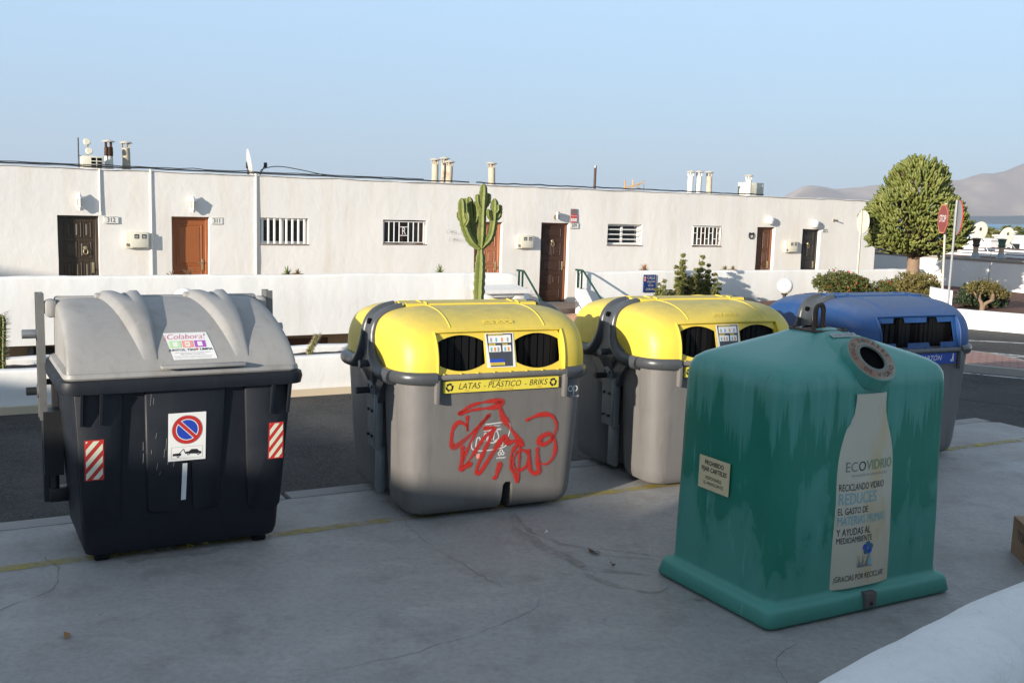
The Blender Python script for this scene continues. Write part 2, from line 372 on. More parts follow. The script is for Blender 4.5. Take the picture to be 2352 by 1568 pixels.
SHRUBM = leafmat('shrub_leaf', (.15, .165, .04), (.27, .26, .08), .25, 4)
FIR = leafmat('dark_needle', (.025, .05, .022), (.055, .085, .035), .2, 4)
ALOE = leafmat('aloe_leaf', (.10, .15, .035), (.21, .25, .07), .1, 8)
DEAD = M('dry_plant', (.30, .15, .055), .8, .3, 10)
FLOW = M('red_flower', (.50, .06, .04), .6)
BARK = M('pale_bark', (.24, .165, .11), .9, .25, 9, .8, 22); TWIG = M('twig_bark', (.12, .075, .045), .9, .2, 9)
W_DARK = wood('dark_walnut', (.024, .009, .004), (.060, .022, .009), .6); W_OR = wood('orange_wood', (.26, .075, .018), (.34, .11, .03))
W_OLV = wood('olive_brown_wood', (.03, .02, .011), (.055, .037, .02)); W_RED = wood('red_brown_wood', (.30, .11, .05), (.40, .16, .075))
W_BLK = wood('black_wood', (.010, .008, .007), (.02, .016, .013)); W_MID = wood('mid_brown_wood', (.075, .028, .013), (.13, .048, .022))
FRW = wood('mahogany_frame', (.14, .045, .018), (.20, .07, .03))
BRASS = M('aged_brass', (.42, .36, .22), .4, .2, 20, metal=.7)

# ---------------------------------------------------------------- frames of reference
TH = R(29); E2 = Vector((math.cos(TH), math.sin(TH), 0)); N2 = Vector((math.sin(TH), -math.cos(TH), 0))
def st(e, n, z=0.0): return E2 * e + N2 * n + Vector((0, 0, z))     # street frame: e along the kerb, n towards the camera
HT = R(31); EH = Vector((math.cos(HT), math.sin(HT), 0)); NH = Vector((math.sin(HT), -math.cos(HT), 0))
HC = -22.5
def hs(s, d, z=0.0): return EH * s + NH * (HC + d) + Vector((0, 0, z))  # house frame: s along the facade, d out of it

def slab(name, pts, z0, z1, mat, parent=None):
    n = len(pts); g = G(); g.add([(p[0], p[1], z0) for p in pts] + [(p[0], p[1], z1) for p in pts],
        [tuple(range(n))[::-1], tuple(range(n, 2 * n))] + [(i, (i + 1) % n, (i + 1) % n + n, i + n) for i in range(n)])
    return g.build(name, mat, parent, smooth=False)
def wobble(g, amp, freq, seed=0.0):
    g.v = [tuple(Vector(p) + Vector(noise.noise_vector(Vector(p) * freq + Vector((seed, seed, seed)))) * amp) for p in g.v]; return g

# ================================================================ SETTING
def terrain_z(x, y):
    d = y - 120 + .1 * x
    return -2.8 - max(0, min(1, (d - 140) / 500)) ** 1.2 * 60 - max(0, d) * .004
xs = [-9000, -3000, -900, -300, -120, -60, -30, 0, 30, 60, 120, 300, 900, 3000, 9000]
ys = [-300, -60, 0, 30, 60, 100, 150, 200, 260, 320, 400, 500, 650, 900]
g = G(); g.add([(x, y, terrain_z(x, y)) for y in ys for x in xs],
    [(j * len(xs) + i, j * len(xs) + i + 1, (j + 1) * len(xs) + i + 1, (j + 1) * len(xs) + i) for j in range(len(ys) - 1) for i in range(len(xs) - 1)])
tag(g.build('ground', M('dry_ground', (.20, .155, .115), .95, .25, .2, .4, 3)), kind='structure')
mt, nt_, b_ = new_mat('sea_water'); b_.inputs['Base Color'].default_value = (.10, .33, .56, 1); b_.inputs['Roughness'].default_value = .7; b_.inputs['Specular IOR Level'].default_value = .1
bump(nt_, b_, noi(nt_, coords(nt_), .05, 6), .4, 2.0)
g = G(); g.add([(-14000, 300, -46), (14000, 300, -46), (14000, 16000, -46), (-14000, 16000, -46)], [(0, 1, 2, 3)])
tag(g.build('sea', mt, smooth=False), kind='structure')

# mountains across the water
mt, nt_, b_ = new_mat('bare_volcanic_rock'); v = coords(nt_, (1, 1, 1))
c = mixc(nt_, ramp(nt_, noi(nt_, v, .0012, 8, .6), [(.40, 0), (.58, 1)]), (.24, .165, .125), (.46, .345, .265))
nt_.links.new(c, b_.inputs['Base Color']); b_.inputs['Roughness'].default_value = 1; b_.inputs['Specular IOR Level'].default_value = 0; MATS['rock'] = mt
def ridge(name, xa, xb, y0, depth, hf, nx, ny, seed):
    def fn(u, v):
        x = xa + (xb - xa) * u; h = hf(x)
        t = v * 2 - .55; prof = max(0, 1 - abs(t) ** 1.15 * (1.6 if t < 0 else .9))
        nz = noise.fractal(Vector((x * .0011, v * 1.8, seed)), 1.0, 2.1, 6)
        rg = 1 - abs(noise.noise(Vector((x * .0016 + v * .6, seed, v * .5))))
        return (x, y0 + depth * v, -60 + max(0, (h + 60) * prof * (.80 + .20 * rg) + nz * h * .16 * min(1, 4 * v)))
    return tag(G().grid(fn, nx, ny).build(name, mt, ang=180), kind='structure')
def hA(x):   # height profile of the far ridge, metres
    pts = [(-2500, -80), (2300, -60), (2570, 110), (2860, 300), (3100, 270), (3313, 300), (3620, 310), (4000, 330), (4312, 380), (4645, 455), (5040, 540), (5600, 590), (6500, 540), (9500, 380)]
    for (a, ha), (b, hb) in zip(pts, pts[1:]):
        if a <= x <= b:
            t = (x - a) / (b - a); t = t * t * (3 - 2 * t); return ha + (hb - ha) * t
    return -80
ridge('mountains', 1500, 9500, 9500, 3200, hA, 220, 46, 3.0)

# street, pad, kerbs ----------------------------------------------------
tag(slab('street', [st(-60, 30), st(70, 30), st(70, -30), st(20.3, -30), st(20.3, -16.2), st(13.5, -12.85), st(-60, -12.85)], -2.9, -.03, ASPH), kind='structure')
pad_pts = [st(-30, -8.30), st(11.32, -8.30)]
for i, (e, n) in enumerate([(11.5, -8.2), (11.48, -7.9), (11.62, -7.6), (11.58, -7.3), (11.8, -6.9), (11.9, -6.3), (12.4, -5.0), (13.5, -3.0), (15, -1)]): pad_pts.append(st(e, n))
pad_pts += [st(15, 30), st(-30, 30)]
pad = tag(slab('concrete_pad', pad_pts, -.12, 0, CONC), kind='structure')
for i, (a, b) in enumerate([(-30, -20), (-20, -10), (-10, 0), (0, 2.5), (2.53, 5.0), (5.03, 7.5), (7.53, 10.0), (10.03, 11.45)]):
    p = [st(a + .01, -8.30), st(b - .01, -8.30), st(b - .01, -8.50), st(a + .01, -8.50)]
    o = slab('kerb_stone', p, -.12, .004, KERB, pad)
def ribbon(pts, wf, z, seed=0, jit=0.0):
    """Flat strip on the ground along pts (world xy)."""
    P = [Vector((p[0], p[1], 0)) for p in pts]; vs = []; n = len(P)
    for i, p in enumerate(P):
        t = (P[min(i + 1, n - 1)] - P[max(i - 1, 0)]).normalized(); q = Vector((-t.y, t.x, 0)); ww = wf(i / (n - 1)) * .5
        j = jit * noise.noise(p * 6 + Vector((seed, 0, 0)))
        vs += [p + q * (ww + j), p - q * (ww - j * .6)]
    return G().add([(v.x, v.y, z) for v in vs], [(2 * i, 2 * i + 1, 2 * i + 3, 2 * i + 2) for i in range(n - 1)])
tag(ribbon([st(-20 + 33 * i / 120, -7.43) for i in range(121)], lambda t: .115, .004, 1, .006).build('yellow_line', YLINE, pad, smooth=False))
random.seed(3)
def crack(pts, wd=.007, seed=0):
    P = catmull([(*p, 0) for p in pts], 14); out = []
    for i, p in enumerate(P): out.append(p + Vector(noise.noise_vector(p * 9 + Vector((seed, 2, 0)))) * .035 + Vector(noise.noise_vector(p * 30 + Vector((seed, 2, 0)))) * .010)
    ribbon([(p.x, p.y) for p in out], lambda t: wd * (.35 + .9 * abs(math.sin(t * 9 + seed))), .003).build('crack', CRACK, pad, smooth=False)
for k, c_ in enumerate([[(-3.25, 7.0), (-2.98, 6.7), (-2.85, 6.35), (-2.95, 6.1), (-3.05, 5.9)], [(-1.15, 8.8), (-.95, 8.4), (-.80, 8.0), (-.62, 7.5), (-.35, 7.1), (.0, 6.6)],
        [(.25, 6.5), (.15, 6.2), (-.1, 5.9), (-.45, 5.6), (-.9, 5.3), (-1.3, 5.05), (-1.9, 4.9)], [(1.75, 5.9), (1.55, 5.6), (1.52, 5.3), (1.35, 5.0), (1.2, 4.7)], [(3.2, 6.85), (3.5, 6.75), (3.8, 6.7), (4.4, 6.8)]]):
    crack(c_, (.004, .0028, .0024, .0028, .0045)[k], k * 3.1)
def stain(pts, wd, seed):
    P = catmull([(*p, 0) for p in pts], 10); out = [p + Vector(noise.noise_vector(p * 4 + Vector((seed, 0, 0)))) * .06 for p in P]
    ribbon([(p.x, p.y) for p in out], lambda t: wd * (.25 + .75 * math.sin(math.pi * min(1, t + .08)) ** .7) * (.7 + .5 * noise.noise(Vector((t * 9, seed, 0)))), .002 + seed * .0001, seed, .02).build('water_stain', STAIN, pad, smooth=False)
for k, (c_, wd) in enumerate([([(.05, 8.25), (.10, 7.9), (.22, 7.55), (.42, 7.3), (.55, 7.05), (.85, 6.95), (1.0, 6.9)], .15), ([(.05, 8.25), (.18, 7.85), (.35, 7.6), (.6, 7.4), (.9, 7.25), (1.2, 7.15)], .07),
        ([(.55, 7.05), (.62, 6.85), (.78, 6.7), (.95, 6.6), (1.1, 6.72)], .09), ([(.7, 7.45), (.95, 7.36), (1.2, 7.28)], .05), ([(-2.6, 6.85), (-2.2, 7.08), (-1.8, 7.25)], .16)]):
    stain(c_, wd, k + 1)
# traffic island with block paving
isl = [(7.0, 17.45), (8.1, 16.85), (9.2, 16.2), (9.6, 16.4), (9.35, 17.0), (8.95, 17.6), (8.85, 18.3), (8.7, 18.8), (8.3, 19.2), (7.4, 19.6), (6.6, 19.5), (6.3, 18.6)]
iso = tag(slab('traffic_island', isl, -.05, .09, M('island_concrete', (.33, .31, .28), .85, .12)), kind='structure')
cx = sum(p[0] for p in isl) / len(isl); cy = sum(p[1] for p in isl) / len(isl)
mt, nt_, b_ = new_mat('red_block_paving'); br = nt_.nodes.new('ShaderNodeTexBrick'); br.inputs['Scale'].default_value = 1
br.inputs['Color1'].default_value = (.42, .22, .18, 1); br.inputs['Color2'].default_value = (.34, .18, .15, 1); br.inputs['Mortar'].default_value = (.20, .15, .13, 1)
br.inputs['Brick Width'].default_value = .24; br.inputs['Row Height'].default_value = .16; br.inputs['Mortar Size'].default_value = .022
mp = coords(nt_); mp.node.inputs['Rotation'].default_value = (0, 0, R(25)); nt_.links.new(mp, br.inputs['Vector']); nt_.links.new(br.outputs[0], b_.inputs['Base Color']); b_.inputs['Roughness'].default_value = .9
slab('paving', [(cx + (p[0] - cx) * .84, cy + (p[1] - cy) * .84) for p in isl], .05, .094, mt, iso)
for pts, wd in (([(6.9, 17.3), (8.3, 16.55), (9.5, 15.9)], .10), ([(5.5, 21.3), (9.41, 21.6), (12, 21.0)], .13), ([(7.4, 20.1), (8.6, 19.9), (10.2, 19.0)], .16), ([(9.15, 19.3), (11.5, 18.4)], .08), ([(9.6, 16.8), (11.5, 15.9)], .12)):
    ribbon(catmull([(*p, 0) for p in pts], 8), lambda t: wd, -.026, 3, .004).build('road_marking', WLINE, bpy.data.objects['street'], smooth=False)
for n_, pts in (('asphalt_patch', [(6.3, 14.5), (7.6, 13.6), (9.5, 14.2), (8.6, 15.8)]), ('asphalt_patch', [(7.2, 19.9), (9.3, 19.3), (12, 18.6), (12, 17.4), (9.4, 18.9)])):
    slab(n_, pts, -.06, -.027, M('new_asphalt', (.022, .022, .024), .8, .2, 30, .6, 110), bpy.data.objects['street'])

# ================================================================ CONTAINERS
def spow(x, p): return math.copysign(abs(x) ** p, x)
def recycling_container(name, label, cat, loc, rz, HOOD, kind, group=None):
    """Side-loaded recycling container: two-lobed body, charcoal frame, two domed hoods."""
    T = thing(name, label, cat, loc, rz, group)
    # body lobes: z, half width, outer y, inner y, radius
    prof = [(.035, .665, .575, .17, .10), (.06, .71, .615, .115, .13), (.11, .738, .643, .085, .16), (.18, .75, .655, .075, .17), (.6, .778, .682, .065, .18), (1.12, .805, .708, .06, .19), (1.18, .806, .71, .06, .19)]
    for side, nm in ((-1, 'body'), (1, 'rear_body')):
        rings = []
        for z, hx, yo, yi, r in prof:
            q = rrect(hx, -yo, -yi, min(r, (yo - yi) * .48), 8)
            rings.append([(x, y * -side * (1.27 if side > 0 else 1), z) for x, y in q])
        b = G().loft(rings).build(nm, GREYP, T, 30)
        if side == -1:      # fork notch in the lower front edge
            cut = G().add([(x, y, z) for y in (-.9, -.42) for x, z in ((.045, -.1), (.17, -.1), (.150, .24), (.13, .265), (.085, .265), (.065, .24))],
                          [(0, 1, 2, 3, 4, 5), (11, 10, 9, 8, 7, 6)] + [(i, (i + 1) % 6, (i + 1) % 6 + 6, i + 6) for i in range(6)]).build('cutter', BLACK)
            cut.parent = T
            bpy.context.view_layer.update()
            md = b.modifiers.new('cut', 'BOOLEAN'); md.object = cut; md.operation = 'DIFFERENCE'; md.solver = 'EXACT'
            bpy.context.view_layer.update()
            me = bpy.data.meshes.new_from_object(b.evaluated_get(bpy.context.evaluated_depsgraph_get()))
            b.modifiers.clear(); b.data = me; me.materials.clear(); me.materials.append(GREYP); me.shade_smooth(); me.set_sharp_from_angle(angle=R(30))
            bpy.data.objects.remove(cut)
    G().box((0, 0, .60), (1.28, .2, 1.0)).build('core', DARKM, T)
    for sx in (-1, 1):
        for sy in (-1, 1): G().rbox((sx * .5, .06 + sy * .40, .022), (.16, .12, .044), .01).build('foot', RUBBER, T)
    # hoods
    W, y0, D, z0, Hh, a, bb = .865, .115, .630, 1.135, .472, .37, .76
    xs_ = [-1 + 2 * i / 48 for i in range(49)]
    ulist = [math.asin(spow(max(-1, min(1, x)), 1 / a)) if abs(x) < 1 else math.copysign(math.pi / 2, x) for x in [-.565 / W, .565 / W]]
    us = sorted(set([R(-90 + 180 * i / 64) for i in range(65)] + ulist))
    sphi = ((1.455 - z0) / Hh) ** (1 / bb); phc = math.asin(sphi)
    ph = sorted(set([R(90 * i / 26) for i in range(27)] + [phc]))
    def dome(u, p, side):
        cu, su = max(0, math.cos(u)) ** a, spow(math.sin(u), a)
        flat = 1 - .02 * math.cos(p)
        return (W * su * flat, side * (y0 + D * (1.32 if side > 0 else 1) * max(0, math.cos(p)) ** bb * cu), z0 + Hh * math.sin(p) ** bb * cu)
    for side, nm in ((-1, 'front_hood'), (1, 'rear_hood')):
        g = G(); nu = len(us)
        g.v = [dome(u, p, side) for p in ph for u in us]
        for j in range(len(ph) - 1):
            for i in range(nu - 1):
                if side == -1 and us[i] >= ulist[0] - 1e-6 and us[i + 1] <= ulist[1] + 1e-6 and ph[j + 1] <= phc + 1e-6: continue
                g.f.append((j * nu + i, j * nu + i + 1, (j + 1) * nu + i + 1, (j + 1) * nu + i))
        hood = g.build(nm, HOOD, T, 50)
        for hx in (-.42, .42):       # moulded seams over the hood
            xx = hx / W; u = math.asin(spow(xx, 1 / a))
            pts = [Vector(dome(u, p, side)) for p in ph if p >= (phc + .03 if side == -1 else .05)]
            G().tube(pts, .006, 6).build('seam', HOOD, hood)
        if side == 1:
            lastring = None
    # recess around the openings
    edge = [dome(ulist[0], p, -1) for p in ph if p <= phc + 1e-6] + [dome(u, phc, -1) for u in us if ulist[0] < u < ulist[1]] + [dome(ulist[1], p, -1) for p in ph if p <= phc + 1e-6][::-1]
    cx_, czz = 0, 1.30
    G().loft([[p for p in edge], [(p[0] * .985, p[1] + .075, 1.13 + (p[2] - 1.13) * .985) for p in edge]], False, False, closed=False).build('recess', HOOD, T, 60)
    G().tube(edge, .011, 8).build('recess_rim', HOOD, T)
    def pan(u, v, d): return (u, -.712 + (v - 1.13) * .26 + d, v)
    def barrel(cx, w_, h_, zc):
        pts = []; w2, hs_, h2 = w_ / 2, h_ * .31, h_ / 2
        for i in range(15): t = -1 + 2 * i / 14; pts.append((cx + t * w2, zc - hs_ - (h2 - hs_) * (1 - abs(t) ** 2.0)))
        for i in range(15): t = 1 - 2 * i / 14; pts.append((cx + t * w2, zc + hs_ + (h2 - hs_) * (1 - abs(t) ** 2.0)))
        return pts
    out = [(-.556, 1.10), (.556, 1.10), (.556, 1.40), (.53, 1.435), (.49, 1.450), (-.49, 1.450), (-.53, 1.435), (-.556, 1.40)]
    if kind == 'bottles': holes = [barrel(-.335, .40, .275, 1.285), barrel(.335, .40, .275, 1.285)]
    else:
        h = [(-.50, 1.18)]
        for c_ in (-.26, .0 + .26):
            pass
        def arc(cx, cz, r, a0, a1): return [(cx + r * math.cos(R(a0 + (a1 - a0) * i / 10)), cz + r * math.sin(R(a0 + (a1 - a0) * i / 10))) for i in range(11)]
        h = [(-.50, 1.185)] + arc(-.24, 1.185, .085, 180, 360) + arc(.22, 1.185, .085, 180, 360) + [(.50, 1.185), (.50, 1.385)] + arc(.22, 1.385, .085, 0, 180) + arc(-.24, 1.385, .085, 0, 180) + [(-.50, 1.385)]
        holes = [h]
    pn = G().extr(out, holes, pan, 0, .012).build('opening_panel', HOOD, T, 30)
    for i in range(8): G().lathe([(.001, .004), (.009, 0), (.011, -.006)], (-.5 + i * .143, -.722, 1.135), 8).build('rivet', HOOD, pn)
    G().box((0, -.45, 1.28), (1.10, .30, .34)).build('dark_inside_block', BLACK, T)  # solid black box standing in for the darkness inside the openings
    random.seed(len(name) + int(loc[0] * 10))
    for c_ in ((-.335, .335) if kind == 'bottles' else (-.25, .25)):
        for i in range(7):
            x = c_ - .18 + i * .06; G().box((x, -.60 + random.uniform(-.004, .004), 1.29), (.05, .006, .30), rz=random.uniform(-.25, .25)).build('rubber_flap', RUBBER, T)
    # lip under the panel, ridge on the roof
    G().rbox((0, -.715, 1.108), (1.13, .06, .04), .012).build('lip', GREYP, T)
    topz = z0 + Hh
    G().loft([[(x, -.135, topz - .02), (x, -.12, topz + .012), (x, -.075, topz + .018), (x, -.06, topz + .004), (x, .02, topz + .004), (x, .10, topz + .018), (x, .135, topz - .02)] for x in (-.59, .59)], True, True, closed=False).build('roof_ridge', HOOD, T, 25)
    for x in (-.42, .42): G().tube([(x, -.135, topz - .012), (x, -.12, topz + .018), (x, -.075, topz + .023), (x, -.05, topz + .008), (x, .1, topz + .02)], .006, 6).build('seam', HOOD, T)
    # charcoal frame: arch over the roof at both ends, bumpers around the corners
    ywt = [(1.0, .10), (1.04, .13), (1.08, .22), (1.11, .36), (1.14, .40), (1.17, .31), (1.22, .20), (1.29, .13), (1.38, .105), (1.50, .105), (1.70, .115)]
    def yw(z):
        for (za, ya), (zb, yb) in zip(ywt, ywt[1:]):
            if za <= z <= zb: t = (z - za) / (zb - za); return ya + (yb - ya) * t
        return ywt[0][1] if z < 1 else ywt[-1][1]
    for sx in (-1, 1):
        arc_ = []
        for i in range(26):
            u = R(24 + (90 - 24) * i / 25); cu, su = max(0, math.cos(u)) ** a, math.sin(u) ** a
            arc_.append(Vector((sx * W * su, 0, z0 + Hh * cu)))
        arc_ += [Vector((sx * .866, 0, 1.10)), Vector((sx * .85, 0, 1.04)), Vector((sx * .83, 0, .98))]
        rows = []; N_ = len(arc_)
        for i, p in enumerate(arc_):
            t = (arc_[min(i + 1, N_ - 1)] - arc_[max(i - 1, 0)]).normalized(); nr = Vector((t.z, 0, -t.x)) * (-sx if True else 1); nr = nr if nr.x * sx + nr.z > 0 else -nr
            w_ = yw(p.z); rows.append([p + Vector((0, w_ * q, 0)) + nr * (.012 - .055 * max(0, abs(q) - .75) * 4 + (.012 * q * q if abs(q) < .8 else 0)) for q in (-1, -.85, -.7, -.4, 0, .4, .7, .85, 1)])
        G().loft(rows, False, False, closed=False).build('frame_arch', FRAME, T, 60)
        G().loft([[v for v in rows[0]], [v + Vector((-sx * .03, 0, -.05)) for v in rows[0]]], False, False, closed=False).build('frame_end', FRAME, T, 60)
        for sy in (-1, 1):
            pth = [p + Vector((0, sy * max(.095, yw(p.z) - .015), 0)) for p in arc_ if p.z > 1.33]
            ky = 1 if sy < 0 else 1.32
            low = catmull([tuple(pth[-1]), (sx * .872, sy * .125, 1.25), (sx * .876, sy * .19, 1.165), (sx * .872, sy * .30, 1.11), (sx * .862, sy * .42 * ky, 1.095), (sx * .845, sy * .50 * ky, 1.09)], 7)
            G().tube(pth + low[1:], lambda t: .036 + .024 * min(1, max(0, 1.6 * t - .35)), 14, ry=lambda t: .036 + .018 * min(1, max(0, 1.6 * t - .35)), up=(0, 0, 1)).build('frame_rib', FRAME, T, 50)
            u0 = math.asin((.572 / W) ** (1 / a)); rows = []; K = 44
            pl = [Vector(dome(sx * (u0 + (R(89.9) - u0) * (i / K) ** .75), 0, sy)) for i in range(K + 1)]
            pl = [p for p in pl if abs(p.y) > .16]; N_ = len(pl)
            for i, p in enumerate(pl):
                t = (pl[min(i + 1, N_ - 1)] - pl[max(i - 1, 0)]).normalized(); q = Vector((t.y, -t.x, 0)); q = q if q.x * p.x + q.y * p.y > 0 else -q
                rows.append([p + q * o + Vector((0, 0, z)) for o, z in ((-.03, .012), (.0, .015), (.018, .010), (.030, -.006), (.035, -.032), (.030, -.060), (.014, -.082), (-.03, -.092))])
            G().loft(rows, True, True).build('bumper', FRAME, T, 50)
        # moulded Y plate below the arch, pivot plate, pins and foot rail
        prof_ = [(-.42, 1.12), (-.30, 1.03), (-.20, .93), (-.15, .82), (.15, .82), (.20, .93), (.30, 1.03), (.42, 1.12), (.40, 1.2), (-.40, 1.2)]
        G().extr(prof_, [], lambda u, v, d: (sx * (.80 + .03 * (v - .8) + d), u, v), -.06, .03).build('side_plate', FRAME, T)
        piv = G().extr([(.085 * math.cos(R(t)), .90 + .085 * math.sin(R(t))) for t in range(0, 181, 20)] + [(-.085, .46), (-.05, .44), (.085, .44)], [], lambda u, v, d: (sx * (.79 + .03 * (v - .8) + d), u, v), 0, .055).build('pivot_plate', STRIP, T)
        for by, bz in ((-.045, .94), (.045, .94), (-.045, .74), (.045, .74), (-.045, .53), (.045, .53)): G().cyl((sx * .84, by, bz), (sx * .856, by, bz), .012, n=8).build('bolt', DARKM, piv)
        G().rbox((sx * .815, -.115, .66), (.07, .05, .46), .012).build('guide_rail', STRIP, T)
        G().rbox((sx * .765, -.03, .30), (.05, .13, .40), .01).build('foot_rail', STRIP, T)
        G().cyl((sx * .83, .03, .90), (sx * .96, .03, .90), .027).build('lifting_pin', DARKM, T)
        G().cyl((sx * .85, -.03, 1.13), (sx * .955, -.03, 1.13), .03).build('lid_pin', FRAME, T)
        G().cyl((sx * .80, -.0, 1.46), (sx * .875, -.0, 1.475), .024, n=12).build('pivot_cap', BLACK, T)
    for x in (-.56, .56): G().rbox((x, -.735, 1.0), (.035, .05, .19), .006).build('bracket', GREYP, T)
    UP = .05
    for ch in T.children:        # everything above the body sits on its rim
        if ch.name.split('.')[0] not in ('body', 'rear_body', 'core', 'foot', 'foot_rail'): ch.location.z = UP
    def front(u, v, d=0.0):         # a point on the sloping front face
        k = (v - .18) / (1.12 - .18); return (u, -(.652 + (.708 - .652) * k) - .003 - d, v)
    return T, front, pan

def rounded(x0, x1, z0, z1, r=.01, n=4):
    return [((x0 + x1) / 2 + u, (z0 + z1) / 2 + v) for u, v in rrect((x1 - x0) / 2, -(z1 - z0) / 2, (z1 - z0) / 2, r, n)]
def recycle_mark(g, fn, cx, cz, r):
    for k in range(3):
        a0 = R(90 + 120 * k)
        p = [(r * .95 * math.cos(a0 + R(t)), r * .95 * math.sin(a0 + R(t))) for t in (-38, -5, 40)]; q = [(r * .5 * math.cos(a0 + R(t)), r * .5 * math.sin(a0 + R(t))) for t in (-50, -5, 40)]
        g.add([fn(cx + u, cz + v) for u, v in p + q], [(0, 1, 4, 3), (1, 2, 5, 4)])
        h = [(r * 1.12 * math.cos(a0 + R(40)), r * 1.12 * math.sin(a0 + R(40))), (r * .32 * math.cos(a0 + R(40)), r * .32 * math.sin(a0 + R(40))), (r * .75 * math.cos(a0 + R(72)), r * .75 * math.sin(a0 + R(72)))]
        g.add([fn(cx + u, cz + v) for u, v in h], [(0, 1, 2)])
def decal(name, outline, fn, d0, d1, mat, parent):
    return G().extr(outline, [], lambda u, v, d: fn(u, v, d), d0, d1).build(name, mat, parent, smooth=False)

